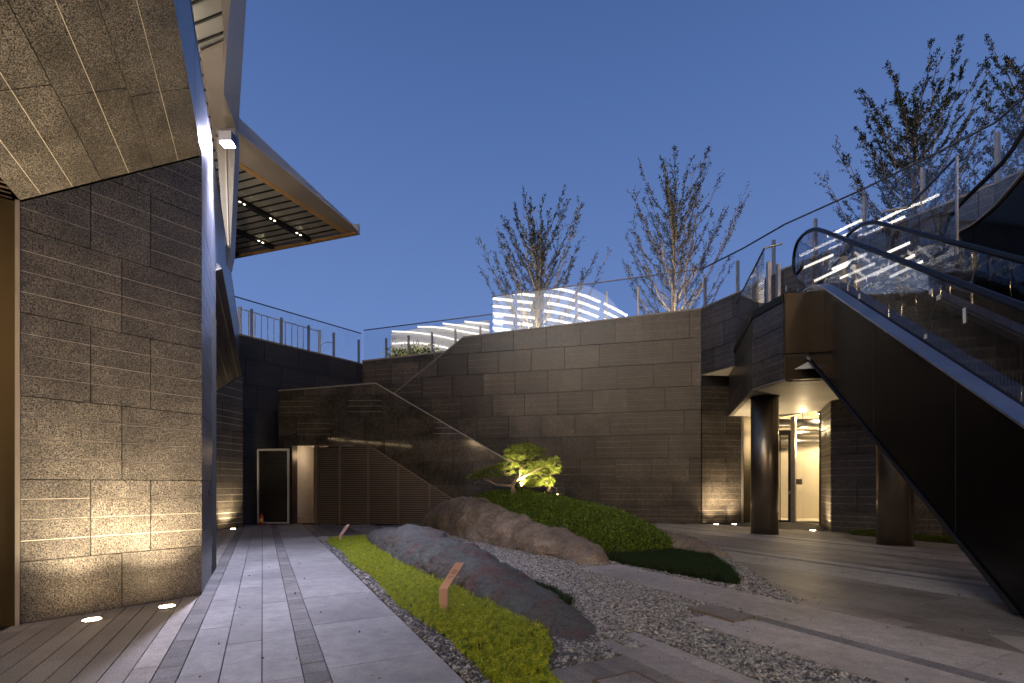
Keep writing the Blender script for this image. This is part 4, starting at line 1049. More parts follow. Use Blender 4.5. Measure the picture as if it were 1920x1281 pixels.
# dark wall of the level behind, closing the view through the glass
bk = MB(); bk.prism([(8.2, 2.6), (10.9, 2.6), (10.9, 5.0), (8.2, 5.0)], (Vector((9.7, 0, 0)), Vector((0, 1, 0)), ZU, Vector((-1, 0, 0))), -.2, 0)
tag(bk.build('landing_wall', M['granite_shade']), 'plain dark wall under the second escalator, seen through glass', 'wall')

# ================================================================== PAVING (grid s across, t along the path)
class Pave:
    def __init__(s): s.boxes = []
paved = []                                   # rectangles where no gravel lies (s0,s1,t0,t1)
def pave_box(s0, s1, t0, t1, top, gap=.008, th=.035):
    b = MB(); z1 = top+random.uniform(-.0012, .0012)
    b.box(ST((s0+s1)/2, (t0+t1)/2, z1-th/2), ((s1-s0-gap)/2, (t1-t0-gap)/2, th/2), (N, D, ZU)); return b
def row(parent, s0, s1, t0, t1, ln, m, name, top=0.0, phase=None, vary=0.0, gap=.008, skip=None):
    ph = random.random()*ln if phase is None else phase
    t = t0; cuts = [t0]; x = t0-ph
    while x < t1:
        x += ln*(1+random.uniform(-vary, vary))
        if t0+.08 < x < t1-.08: cuts.append(x)
    cuts.append(t1)
    for i in range(len(cuts)-1):
        c = ST((s0+s1)/2, (cuts[i]+cuts[i+1])/2)
        if skip and skip(c): continue
        pave_box(s0, s1, cuts[i], cuts[i+1], top, gap).build(name, m, parent)
    paved.append((s0-.01, s1+.01, t0-.01, t1+.01))
def bed(name, quads, z0=-.05, z1=-.020):
    b = MB()
    for (s0, s1, t0, t1) in quads: b.box(ST((s0+s1)/2, (t0+t1)/2, (z0+z1)/2), ((s1-s0)/2, (t1-t0)/2, (z1-z0)/2), (N, D, ZU))
    o = b.build(name, M['bed']); return tag(o, kind='structure')
random.seed(11)
def behind_ramp(c): return c.y > 16.15+.0*c.x or c.y > 19
def in_left_block(c): return c.dot(N) < -.8 and 5.2 < c.dot(D) < 8.7 and (c-A0).dot(W1) < -.4
path = bed('path', [(-.66, 1.195, .9, 18)])
lt = bed('left_pavement', [(-3.2, -.67, .9, 18)])
skipL = lambda c: in_left_block(c) or c.y > 16.6 or c.x < -9.2
skipP = lambda c: c.y > 16.1 and c.x > -7.3 or c.y > 17.2
row(path, -.66, -.508, 1, 17.6, .205, M['sett'], 'sett', vary=.15, skip=skipL)
row(path, -.508, -.259, 1, 18, 1.2, M['slab_path'], 'paving_plank', skip=skipP)
row(path, -.259, -.003, 1, 18, 1.2, M['slab_path'], 'paving_plank', skip=skipP)
row(path, -.003, .249, 1, 18, 1.2, M['slab_path'], 'paving_plank', skip=skipP)
row(path, .249, .411, 1, 17.9, .21, M['sett'], 'sett', vary=.15, skip=skipP)
row(path, .411, 1.195, .1, 17.8, 1.2, M['slab_path'], 'paving_slab', phase=.06, skip=skipP)
for k in range(13):
    s1 = -.66-.156*k
    L_ = .62 if k == 0 else 1.2
    row(lt, s1-.156, s1, 1.2 if k < 9 else 3, 16.6 if k < 4 else 8, L_, M['plank'] if k == 0 else M['plank_brown'], 'paving_plank', skip=skipL)
# far left corner: dark planks and pale bands
fc = bed('court_pavement', [(1.2, 2.35, 12.9, 17.6), (2.35, 4.15, 9.6, 17)])
sk = lambda c: c.y > 16.0
for k in range(7): row(fc, 1.215+.16*k, 1.215+.16*(k+1), 13.0, 17.5, 1.2, M['plank_dark'], 'paving_plank', skip=sk)
row(fc, 2.37, 3.15, 12.9, 17, 1.2, M['slab'], 'paving_slab', skip=sk)
row(fc, 3.15, 3.31, 12.6, 17, .22, M['sett'], 'sett', skip=sk)
row(fc, 3.31, 4.1, 9.7, 17, 1.2, M['slab'], 'paving_slab', skip=sk)
# front middle: dark slabs, small planks
fm = bed('stepping_pavement', [(1.72, 2.46, .6, 2.9), (2.45, 2.94, .6, 2.97)])
for k in range(5):
    row(fm, 1.73+.144*k, 1.73+.144*(k+1), .6, 2.9-.0*k, 1.3, M['plank_dark'], 'paving_plank', gap=.005)
row(fm, 2.455, 2.61, .6, 3.27, 1.25, M['plank'], 'paving_plank', phase=.35)
row(fm, 2.61, 2.775, .6, 2.98, 1.25, M['plank'], 'paving_plank')
row(fm, 2.775, 2.935, .6, 3.31, .66, M['plank'], 'paving_plank', phase=0.0)
# shallow access lid in the dark slabs
lid = empty('access_cover', ST(2.1, 2.35, .0), 'dark access cover with thin rusty edge set in the front paving', 'cover')
b = MB(); b.box(ST(2.12, 2.1, .006), (.16, .48, .006), (N, D, ZU)); b.build('cover_plate', M['plank_dark'], lid)
for s0, s1, t0, t1 in ((1.94, 1.955, 1.6, 2.6), (2.285, 2.30, 1.6, 2.6), (1.955, 2.285, 2.585, 2.6)):
    b = MB(); b.box(ST((s0+s1)/2, (t0+t1)/2, .008), ((s1-s0)/2, (t1-t0)/2, .009), (N, D, ZU)); b.build('edge_strip', M['bronze_slat'], lid)
# big pale slab rows
bg = bed('slab_walk', [(3.6, 4.36, .4, 3.37), (4.36, 5.17, .4, 6.22)])
row(bg, 3.6, 4.2, .3, 3.38, 1.3, M['slab'], 'paving_slab', phase=.5, top=.012)
row(bg, 4.2, 4.36, .3, 3.06, .42, M['sett'], 'sett', top=.012)
row(bg, 4.36, 5.17, .22, 6.22, 1.325, M['slab'], 'paving_slab', phase=0.0, top=.012)
# shallow steel basin lid at the slab end
bs = empty('drain_cover', ST(4.0, 3.35, 0), 'dark rectangular drain cover with brown front edge between gravel and pale slab', 'cover')
b = MB(); b.box(ST(4.09, 3.34, .028), (.155, .26, .006), (N, D, ZU)); b.build('cover_plate', M['plank_dark'], bs)
b = MB(); b.box(ST(3.925, 3.34, .012), (.010, .27, .020), (N, D, ZU)); b.build('front_edge', M['bronze_slat'], bs)
paved.append((3.9, 4.26, 3.06, 3.62))
# dark plank field
df = bed('dark_plank_pavement', [(5.2, 7.3, .3, 5.9)])
def gl_edge(s): return 3.2+(s-5.2)/(7.3-5.2)*2.6
for k in range(8):
    s0 = 5.185+.26*k; te = gl_edge(s0+.13)
    row(df, s0, s0+.26, .3, te, 1.25, M['plank_dark'], 'paving_plank', gap=.006)
right = bed('plaza', [(7.27, 14.6, .3, 13.5)])
sr = lambda c: (c.y > 16.55-.0*c.x and c.x < 8.2) or c.x > 10.6 or (c-Vector((8.93, 13.5, 0))).dot(Vector((.66, .75, 0))) > .3
row(right, 7.27, 8.2, .4, 7.1, 1.25, M['slab'], 'paving_slab')
row(right, 8.2, 8.36, .4, 7.4, .42, M['sett'], 'sett')
row(right, 8.36, 8.66, .4, 7.8, 1.25, M['slab'], 'paving_slab')
for k in range(7):
    s0 = 8.66+.264*k; row(right, s0, s0+.264, .4, 9.0+.35*k, 1.25, M['plank_brown'] if k % 3 else M['plank_dark'], 'paving_plank')
row(right, 10.51, 11.3, .4, 12.6, 1.25, M['slab'], 'paving_slab', skip=sr)
row(right, 11.3, 11.46, .4, 12.8, .5, M['sett'], 'sett', skip=sr)
row(right, 11.46, 11.9, .4, 13, 1.25, M['slab'], 'paving_slab', skip=sr)
for k in range(11):
    s0 = 11.9+.30*k; row(right, s0, s0+.30, 3, 13.2, 1.25, M['plank_brown'] if k % 4 else M['plank'], 'paving_plank', skip=sr)
tri = MB(); tri.prism([(5.215, .2), (5.235, 1.5), (5.60, 1.83), (6.3, 1.2), (6.3, .2)], (Vector((0, 0, 0)), N, D, ZU), -.0, .006); tag(tri.build('paving_slab', M['slab'], df))
b = MB(); p0, p1 = G(1731, 1044), G(1792, 1047); b.beam(p0+ZU*.01, p1+ZU*.01, .03, .015); tag(b.build('wooden_stick', M['stone_edge']), 'short pale stick lying on the dark paving near the right column', 'stick')

# ================================================================== ROCKS
def lerp_tab(tab, x):
    if x <= tab[0][0]: return tab[0][1]
    for i in range(len(tab)-1):
        if x <= tab[i+1][0]:
            k = (x-tab[i][0])/(tab[i+1][0]-tab[i][0]); return tab[i][1]+(tab[i+1][1]-tab[i][1])*k
    return tab[-1][1]
def ridge_rock(name, t0, t1, front, back, ridge, hgt, m, label, nt=150, ns=44, amp=.05, sc=2.2, seed=0, grp=None, fine=1):
    nt = int(nt*1.9); ns = int(ns*1.7)
    """a long boulder: front/back outlines s(t), ridge position s(t) and height z(t) in paving coordinates"""
    V = []; Fc = []
    for i in range(nt+1):
        t = t0+(t1-t0)*i/nt
        sf, sb_, sr_, h = lerp_tab(front, t), lerp_tab(back, t), lerp_tab(ridge, t), lerp_tab(hgt, t)
        for j in range(ns+1):
            k = j/ns; ang = k*PI
            if k < .5: s = sf+(sr_-sf)*(1-math.cos(ang)); z = math.sin(ang)**.85
            else: s = sb_+(sr_-sb_)*(1-abs(math.cos(ang))); z = math.sin(ang)**.85
            z = h*z-.05
            p = ST(s, t, z)
            q = Vector((p.x*sc+seed, p.y*sc, p.z*sc*1.5))
            d = noise.fractal(q, .75, 2.1, 6)*amp*(.35+min(1, h*2.2))+noise.ridged_multi_fractal(q*1.7, .9, 2.2, 4, 1.0, 2.0)*amp*.20*min(1, h*4)
            d += .022*noise.fractal(q*3.4, .8, 2.2, 4)*min(1, h*5)
            vd = noise.voronoi(q*1.25)[0]; gapc = vd[1]-vd[0]
            d += (vd[0]-.45)*amp*.9*min(1, h*3)-.030*max(0, 1-gapc/.07)*min(1, h*3)
            r2 = abs(noise.noise(q*.8+Vector((9, 3, 1))))*amp*1.2
            dirv = (N*math.cos(PI-ang)*.8+ZU*math.sin(ang)).normalized()
            V.append(p+dirv*(d+r2))
    w = ns+1
    for i in range(nt):
        for j in range(ns): Fc.append((i*w+j, i*w+j+1, (i+1)*w+j+1, (i+1)*w+j))
    # flip so that faces look out
    Fc = [f[::-1] for f in Fc]
    o = np_mesh(name, [tuple(v) for v in V], Fc, m, smooth=True)
    return tag(o, label, 'rock', grp)
def silh(pts, s):                             # ridge height table from outline points
    out = []
    for u, v in pts:
        a = (u-960)/F; Y = s/(.8887*a+.4585); X = a*Y
        out.append((-.4585*X+.8887*Y, max(.02, HC+(VH-v)/F*Y)))
    return sorted(out)
r1 = silh([(690, 1004), (705, 998), (722, 993), (738, 991), (752, 996), (758, 993), (772, 987), (788, 988), (797, 1003), (806, 1010), (830, 1014), (860, 1024), (880, 1036), (905, 1056), (930, 1068), (955, 1084), (985, 1112), (1010, 1126), (1025, 1128), (1050, 1152), (1075, 1180), (1100, 1203)], 2.42)
rock1 = ridge_rock('boulder', 3.05, 12.2,
    [(3.0, 2.35), (3.5, 2.16), (4.5, 2.08), (6, 2.0), (8, 1.93), (10, 1.95), (11.5, 2.1), (12.2, 2.3)],
    [(3.0, 2.45), (3.5, 2.72), (4.5, 2.85), (6, 2.95), (8, 3.05), (10, 3.0), (11.5, 2.8), (12.2, 2.5)],
    [(3.0, 2.4), (12.2, 2.42)], [(3.05, .01)]+[(t, h+.05) for t, h in r1 if 3.1 < t < 12.0]+[(12.2, .02)], M['rock_dark'],
    'long low grey-purple rock ridge running between the lime groundcover and gravel', amp=.034, seed=3)
r2 = silh([(786, 984), (800, 969), (812, 967), (828, 951), (848, 938), (870, 934), (890, 936), (905, 943), (920, 950), (950, 960), (975, 970), (1000, 982), (1020, 985), (1040, 992), (1060, 1004), (1085, 1021), (1110, 1034), (1126, 1043)], 5.0)
rock2 = ridge_rock('boulder', 6.35, 15.7,
    [(6.3, 4.85), (6.6, 4.72), (8, 4.55), (10, 4.42), (12, 4.35), (14, 4.35), (15.2, 4.5), (15.7, 4.8)],
    [(6.3, 5.05), (6.6, 5.3), (8, 5.6), (10, 5.8), (12, 6.0), (14, 5.8), (15.2, 5.5), (15.7, 5.0)],
    [(6.3, 4.95), (7, 5.0), (15.7, 5.0)], [(6.35, .02), (6.5, .22)]+[(t, h+.04) for t, h in r2 if 6.6 < t < 15.3]+[(15.6, .12), (15.7, .02)], M['rock_brown'],
    'large long brown rock rising to a peak in front of the clipped hedge', amp=.06, seed=11, sc=1.6)
rock3 = ridge_rock('boulder', 5.75, 8.4, [(5.7, 7.25), (6.3, 7.05), (7.3, 7.1), (8.4, 7.4)], [(5.7, 7.35), (6.3, 7.7), (7.3, 8.0), (8.4, 7.8)],
    [(5.7, 7.3), (8.4, 7.6)], [(5.75, .03), (6.1, .17), (6.8, .28), (7.4, .36), (8.0, .33), (8.4, .05)], M['rock_brown'],
    'small brown rock at the right foot of the clipped hedge', nt=60, ns=26, amp=.05, seed=5)
rock4 = ridge_rock('boulder', 8.7, 12.4, [(8.7, 7.9), (10, 7.5), (12.4, 7.6)], [(8.7, 8.1), (10, 8.5), (12.4, 8.2)], [(8.7, 8.0), (12.4, 8.0)],
    [(8.7, .05), (9.5, .55), (10.2, .75), (11.2, .80), (12, .6), (12.4, .1)], M['rock_brown'], 'brown rock behind the hedge crest catching the pine light', nt=60, ns=26, amp=.06, seed=8)

# ================================================================== PLANTED MOUND
hc_t = [(6.85, .02), (7.1, .34), (7.6, .55), (8.4, .77), (9.2, .90), (10.2, 1.0), (11.0, 1.09), (11.8, 1.15), (12.6, 1.13), (13.3, 1.02), (14.0, .75), (14.6, .2)]
def mound_bounds(t):
    f_ = lerp_tab([(6.8, 5.9), (7.1, 5.45), (8, 5.05), (9, 4.98), (11, 5.0), (13, 5.1), (14.6, 5.6)], t)
    b_ = lerp_tab([(6.8, 6.9), (7.1, 7.35), (8, 7.7), (9, 7.7), (11, 7.5), (13, 7.0), (14.6, 6.2)], t)
    return f_, b_
def mound_z(s, t):
    f_, b_ = mound_bounds(t)
    if s <= f_ or s >= b_ or t < 6.85 or t > 14.6: return None
    k = (s-f_)/(b_-f_); h = lerp_tab(hc_t, t)
    z = h*(max(0, 1-abs(2*k-1)**2.6))**.5
    p = ST(s, t)
    return z+.05*noise.noise(Vector((p.x*1.7, p.y*1.7, 2)))*min(1, z*3)
V = []; Fc = []; nt, ns = 110, 44
for i in range(nt+1):
    t = 6.86+(14.59-6.86)*i/nt; f_, b_ = mound_bounds(t)
    for j in range(ns+1):
        k = (1-math.cos(PI*j/ns))/2; s = f_+(b_-f_)*k
        z = mound_z(min(max(s, f_+1e-4), b_-1e-4), t) or 0
        V.append(tuple(ST(s, t, z-.055)))
w = ns+1
for i in range(nt):
    for j in range(ns): Fc.append((i*w+j, (i+1)*w+j, (i+1)*w+j+1, i*w+j+1)[::-1])
hedge = empty('clipped_hedge', ST(6.3, 10, 0), 'rounded clipped green azalea mound behind the brown rock under the pine', 'hedge')
np_mesh('soil_mound', V, Fc, M['soil'], hedge, smooth=True)
def leaves(name, P, Nr, size, m, parent=None, per=1, spread=0.02, kind='stuff', aspect=.55, tilt=.9, fold=True):
    """P (n,3) positions, Nr (n,3) normals: quads, randomly turned"""
    P = np.repeat(np.asarray(P, 'f'), per, 0); Nr = np.repeat(np.asarray(Nr, 'f'), per, 0); n = len(P)
    P = P+rng.normal(0, spread, (n, 3))
    d = Nr+rng.normal(0, tilt, (n, 3)); d /= np.linalg.norm(d, axis=1)[:, None]
    r = rng.normal(size=(n, 3)); x = np.cross(d, r); x /= np.linalg.norm(x, axis=1)[:, None]; y = np.cross(d, x)
    sz = (size*(.6+.8*rng.random(n)))[:, None]
    a = P; b_ = P+d*sz*.5+x*sz*aspect*.5; c = P+d*sz; e_ = P+d*sz*.5-x*sz*aspect*.5
    V = np.stack([a, b_, c, e_], 1).reshape(-1, 3); Fq = np.arange(4*n).reshape(-1, 4)
    o = np_mesh(name, V, Fq, m, parent)
    if kind: o['kind'] = kind
    return o
P = []; Q = []
for _ in range(60000):
    t = random.uniform(6.88, 14.3); f_, b_ = mound_bounds(t); k = random.random(); s = f_+(b_-f_)*(.5-.5*math.cos(PI*k))
    z = mound_z(s, t)
    if z is None: continue
    dz = (mound_z(min(s+.04, b_-.001), t) or 0)-(mound_z(max(s-.04, f_+.001), t) or 0)
    nv = (ZU-N*(dz/.08)*.8).normalized()
    P.append(tuple(ST(s, t, z-.035+random.uniform(-.02, .02)))); Q.append(tuple(nv))
leaves('leaf_cover', P, Q, .052, M['hedge'], hedge, per=2, spread=.022, tilt=1.0)

# low dark mondo grass patches
def blades(name, P, hgt, m, lab=None, cat=None, w=.006, lean=.45, kind='stuff', parent=None, per=1):
    P = np.repeat(np.asarray(P, 'f'), per, 0); n = len(P); P = P+np.c_[rng.normal(0, .012, (n, 2)), np.zeros(n)].astype('f')
    h = hgt*(.55+.7*rng.random(n)); a = rng.random(n)*2*PI; ln = lean*rng.random(n)*h
    d = np.c_[np.cos(a), np.sin(a), np.zeros(n)]; x = np.c_[-np.sin(a), np.cos(a), np.zeros(n)]*w/2
    mid = P+d*(ln*.35)[:, None]+np.c_[np.zeros((n, 2)), h*.65]; tip = P+d*ln[:, None]+np.c_[np.zeros((n, 2)), h]
    V = np.stack([P-x, P+x, mid+x*.9, tip, mid-x*.9], 1).reshape(-1, 3)
    base = np.arange(n)*5
    F1 = np.c_[base, base+1, base+2, base+4]; F2 = np.c_[base+4, base+2, base+3, base+3]
    me_f = np.r_[F1]
    V2 = V; 
    T = np.r_[np.c_[base, base+1, base+2], np.c_[base, base+2, base+4], np.c_[base+4, base+2, base+3]]
    o = np_mesh(name, V2, T, m, parent)
    if kind: o['kind'] = kind
    return o
def inside(poly, s, t):
    c = False; n = len(poly)
    for i in range(n):
        a, b_ = poly[i], poly[(i+1) % n]
        if (a[1] > t) != (b_[1] > t) and s < (b_[0]-a[0])*(t-a[1])/(b_[1]-a[1])+a[0]: c = not c
    return c
def fill(poly, n, zf=lambda s, t: 0):
    s0 = min(p[0] for p in poly); s1 = max(p[0] for p in poly); t0 = min(p[1] for p in poly); t1 = max(p[1] for p in poly); out = []
    while len(out) < n:
        s = random.uniform(s0, s1); t = random.uniform(t0, t1)
        if inside(poly, s, t): out.append(tuple(ST(s, t, zf(s, t))))
    return out
moss1 = [(5.32, 6.75), (5.24, 6.2), (5.32, 5.2), (5.40, 4.35), (5.55, 4.25), (6.4, 5.1), (7.25, 6.2), (7.5, 7.3), (6.8, 7.6), (5.6, 7.3)]
moss2 = [(2.72, 4.2), (2.98, 4.35), (3.08, 4.9), (3.08, 5.6), (3.0, 6.2), (2.8, 6.1), (2.7, 5.2)]
hm = lambda s, t: .03+.04*max(0, noise.noise(Vector((s*3, t*3, 0))))
def lawn(poly, name_, lab, n):
    o = empty(name_, ST(poly[0][0], poly[0][1]), lab, 'ground cover'); 
    b = MB(); b.prism(poly, (Vector((0, 0, 0)), N, D, ZU), -.03, .012); b.build('soil', M['soil'], o)
    blades('grass_blades', fill(poly, n, lambda s, t: .0), .095, M['moss'], parent=o, w=.007, lean=1.1); return o
lawn(moss1, 'mondo_grass', 'dark green mondo grass patch at the foot of the clipped hedge', 52000)
lawn(moss2, 'mondo_grass', 'small dark grass patch beside the front rock in the gravel', 16000)

# lime sedum bed ------------------------------------------------------------------
sed_edge = lambda t: 1.33+.035*math.sin(t*2.1)+.03*noise.noise(Vector((t*3, 0, 0)))
def sed_right(t): return lerp_tab([(2.6, 1.62), (2.9, 1.76), (3.2, 2.0), (3.5, 2.15), (4.5, 2.12), (6, 2.05), (8, 2.0), (10, 2.02), (11.5, 2.2), (12, 2.25)], t)
sedum = empty('sedum_bed', ST(1.7, 6, 0), 'bright lime green sedum groundcover strip along the gravel edge', 'ground cover')
b = MB(); pts_ = [(sed_edge(t), t) for t in np.arange(1.8, 12.01, .2)]+[(sed_right(t), t) for t in np.arange(12.0, 1.79, -.2)]
V = []; Fc = []
tt = np.arange(1.8, 12.01, .1); nn = 12
def sed_z(s, t):
    k = (s-sed_edge(t))/max(.05, sed_right(t)-sed_edge(t)); k = min(max(k, 0), 1)
    return .07*min(1, k*6)*min(1, (1-k)*8+.3)*(min(1, (12.05-t)*4))+.02*noise.noise(Vector((s*6, t*6, 4)))
for t in tt:
    for j in range(nn+1):
        s = sed_edge(t)+(sed_right(t)-sed_edge(t))*j/nn; V.append(tuple(ST(s, t, max(-.01, sed_z(s, t)-.03))))
w = nn+1
for i in range(len(tt)-1):
    for j in range(nn): Fc.append((i*w+j, i*w+j+1, (i+1)*w+j+1, (i+1)*w+j))
np_mesh('soil', V, Fc, M['soil'], sedum, smooth=True)
P = []; 
for _ in range(30000):
    t = 1.9+(12.0-1.9)*random.random()**1.25; s = sed_edge(t)+(sed_right(t)-sed_edge(t))*random.random()
    p_ = ST(s, t); P.append((p_.x, p_.y, max(0, sed_z(s, t)-.02+.055*noise.noise(Vector((p_.x*10, p_.y*10, 0))))))
P = np.array(P, 'f')
stems = P
# each shoot is a stack of little leaves around a stem
n = len(P); per = 9
base = np.repeat(P, per, 0); idx = np.tile(np.arange(per), n)
hh_ = np.repeat(.030+.055*rng.random(n)**1.6, per)
ang = idx*2.4+np.repeat(rng.random(n)*6.28, per)
lean_ = np.repeat(rng.normal(0, .25, (n, 2)), per, 0)
zf_ = (idx+.5)/per
pos = base+np.c_[lean_*hh_[:, None]*zf_[:, None], hh_*zf_]
dr = np.c_[np.cos(ang), np.sin(ang), .35+.9*zf_]; dr /= np.linalg.norm(dr, axis=1)[:, None]
xx = np.c_[-np.sin(ang), np.cos(ang), np.zeros(len(ang))]
sz = (.023*(1.1-.5*zf_))[:, None]
V = np.stack([pos-xx*.0048, pos+xx*.0048, pos+dr*sz], 1).reshape(-1, 3)
o = np_mesh('sedum_shoots', V, np.arange(len(V)).reshape(-1, 3), M['sedum'], sedum); o['kind'] = 'stuff'

# ================================================================== GRAVEL
def ico():
    ph = (1+5**.5)/2; v = np.array([(-1, ph, 0), (1, ph, 0), (-1, -ph, 0), (1, -ph, 0), (0, -1, ph), (0, 1, ph), (0, -1, -ph), (0, 1, -ph), (ph, 0, -1), (ph, 0, 1), (-ph, 0, -1), (-ph, 0, 1)], 'f')
    v /= np.linalg.norm(v[0]); f = np.array([(0, 11, 5), (0, 5, 1), (0, 1, 7), (0, 7, 10), (0, 10, 11), (1, 5, 9), (5, 11, 4), (11, 10, 2), (10, 7, 6), (7, 1, 8), (3, 9, 4), (3, 4, 2), (3, 2, 6), (3, 6, 8), (3, 8, 9), (4, 9, 5), (2, 4, 11), (6, 2, 10), (8, 6, 7), (9, 8, 1)], 'i')
    return v, f
IV, IF = ico()
def pebbles(name, P, r, mats, weights, lab, cat='gravel'):
    P = np.asarray(P, 'f'); n = len(P); rr_ = (r*(.55+.8*rng.random(n)))
    sc_ = np.c_[rr_*(.8+.6*rng.random(n)), rr_*(.7+.5*rng.random(n)), rr_*(.5+.3*rng.random(n))]
    Vj = IV[None]*(1+rng.normal(0, .21, (n, 12, 1)))*sc_[:, None, :]
    a = rng.random(n)*6.28; ca, sa = np.cos(a), np.sin(a); tl = rng.normal(0, .35, n); ct, st = np.cos(tl), np.sin(tl)
    x = Vj[..., 0]*ct[:, None]-Vj[..., 2]*st[:, None]; z = Vj[..., 0]*st[:, None]+Vj[..., 2]*ct[:, None]; y = Vj[..., 1]
    X = x*ca[:, None]-y*sa[:, None]; Y = x*sa[:, None]+y*ca[:, None]
    V = np.stack([X, Y, z], 2)+P[:, None, :]
    Fa = (IF[None]+(np.arange(n)*12)[:, None, None]).reshape(-1, 3)
    mi = np.repeat(rng.choice(len(mats), n, p=weights), 20)
    o = np_mesh(name, V.reshape(-1, 3), Fa, mats, midx=mi); o['kind'] = 'stuff'; o['label'] = lab; o['category'] = cat; return o
def free(s, t, pad=0.0):
    for a, b_, c, d in paved:
        if a < s < b_ and c < t < d: return False
    return True
def scatter(poly, dens_near, zf=lambda: random.uniform(-.012, .012), tries=None, test=None):
    s0 = min(p[0] for p in poly); s1 = max(p[0] for p in poly); t0 = min(p[1] for p in poly); t1 = max(p[1] for p in poly)
    n = int((s1-s0)*(t1-t0)*dens_near); out = []
    for _ in range(n):
        s = random.uniform(s0, s1); t = random.uniform(t0, t1)
        if not inside(poly, s, t) or not free(s, t): continue
        if inside(moss1, s, t) or inside(moss2, s, t): continue
        if test and not test(s, t): continue
        p = ST(s, t)
        if p.y < 2.6: continue
        k = min(1, 5.5/p.y)
        if random.random() > .25+.75*k: continue
        out.append((p.x, p.y, zf()))
    return out
big_poly = [(2.1, 3.0), (2.3, .9), (3.62, .9), (3.62, 3.3), (4.0, 3.1), (4.4, 3.1), (4.4, 6.3), (5.3, 6.3), (5.3, 8), (5.1, 14.5), (4.5, 16.3), (4.1, 16.3), (4.1, 12), (3.3, 11), (2.4, 12.4), (2.0, 13.0), (1.19, 13.0), (1.19, 12), (2.1, 11.9), (2.4, 11), (2.5, 6), (2.3, 4)]
P = scatter(big_poly, 5600, test=lambda s, t: not (1.19 < s < sed_right(t) and t < 11.9))
gp = pebbles('gravel_bed', P, .0135, [M['pebble_grey'], M['pebble_dark'], M['pebble_pale']], [.62, .24, .14], 'grey gravel between the rocks and the pale slabs')
P = scatter([(1.2, .9), (1.2, 12.1), (1.42, 12.1), (1.42, 3), (1.40, .9)], 4200, test=lambda s, t: s < sed_edge(t)+.03)
P += scatter([(1.6, 2.9), (1.6, 3.4), (2.2, 3.55), (2.6, 3.3), (2.45, 2.9)], 4200, test=lambda s, t: t > 2.88)
P += scatter([(1.3, .9), (1.3, 2.95), (1.74, 2.95), (1.74, .9)], 4200, test=lambda s, t: s > sed_right(t)-.03 or t < 1.9)
pebbles('gravel_edge', P, .015, [M['pebble_dark'], M['pebble_grey'], M['pebble_pale']], [.66, .28, .06], 'dark gravel edging beside the path and groundcover')
P = scatter([(5.17, 3.15), (5.17, 6.6), (5.35, 6.6), (5.45, 4.2), (6.2, 4.8), (7.1, 6.1), (7.4, 6.4), (7.7, 6.9), (7.5, 6.0), (7.25, 5.6), (6.5, 4.75), (5.8, 3.8), (5.4, 3.3)], 3600)
P += scatter([(5.55, 4.2), (7.35, 6.3), (7.6, 6.9), (8.0, 7.4), (7.6, 6.2), (6.2, 4.35), (5.3, 3.2), (5.2, 3.3), (5.35, 4.1)], 3000)
pebbles('gravel_border', P, .017, [M['pebble_grey'], M['pebble_dark'], M['pebble_pale']], [.5, .3, .2], 'gravel border around the mondo grass by the dark planks')
V_ = []
for _ in range(300):
    s_ = random.choice([random.gauss(3.75, .12), random.gauss(2.85, .1), random.gauss(4.5, .3), random.gauss(5.3, .15), random.gauss(7.35, .1)]); t_ = random.uniform(.8, 7)
    if not free(s_, t_): p_ = ST(s_, t_, .02); V_.append((p_.x, p_.y, .019))
pebbles('stray_pebbles', V_, .008, [M['pebble_grey'], M['pebble_dark'], M['pebble_pale']], [.3, .3, .4], 'stray small stones kicked onto the paving', 'gravel')
LF = []; LN = []
for _ in range(150):
    s_ = random.choice([random.uniform(-.5, 1.2), random.uniform(3.6, 5.2), random.uniform(5.2, 10)]); t_ = random.uniform(.9, 9); p_ = ST(s_, t_)
    if p_.y > 2.8: LF.append((p_.x, p_.y, .018)); LN.append((random.uniform(-1, 1), random.uniform(-1, 1), .25))
fl_ = leaves('fallen_leaves', LF, LN, .030, M['dry_leaf'], None, per=1, spread=0, tilt=.15); fl_['label'] = 'few dry fallen leaves scattered on the paving'; fl_['category'] = 'leaves'
# grass strip by the right wall
gs = empty('grass_strip', G(1700, 1012), 'thin unlit grass strip at the base of the right wall', 'ground cover')
pa, pb = G(1612, 1004), G(1815, 1022)
b = MB(); b.beam(pa+Vector((.1, .25, .0)), pb+Vector((.1, .25, 0)), .5, .03); b.build('soil', M['soil'], gs)
P = [tuple(pa.lerp(pb, random.random())+Vector((.1+random.uniform(-.2, .25), .25+random.uniform(-.2, .2), .01))) for _ in range(9000)]
blades('grass_blades', P, .12, M['grass'], parent=gs, w=.008, lean=.8)
sp = G(1224, 979)
P = [(sp.x+rng.normal(0, .05), sp.y+rng.normal(0, .05), 0) for _ in range(60)]

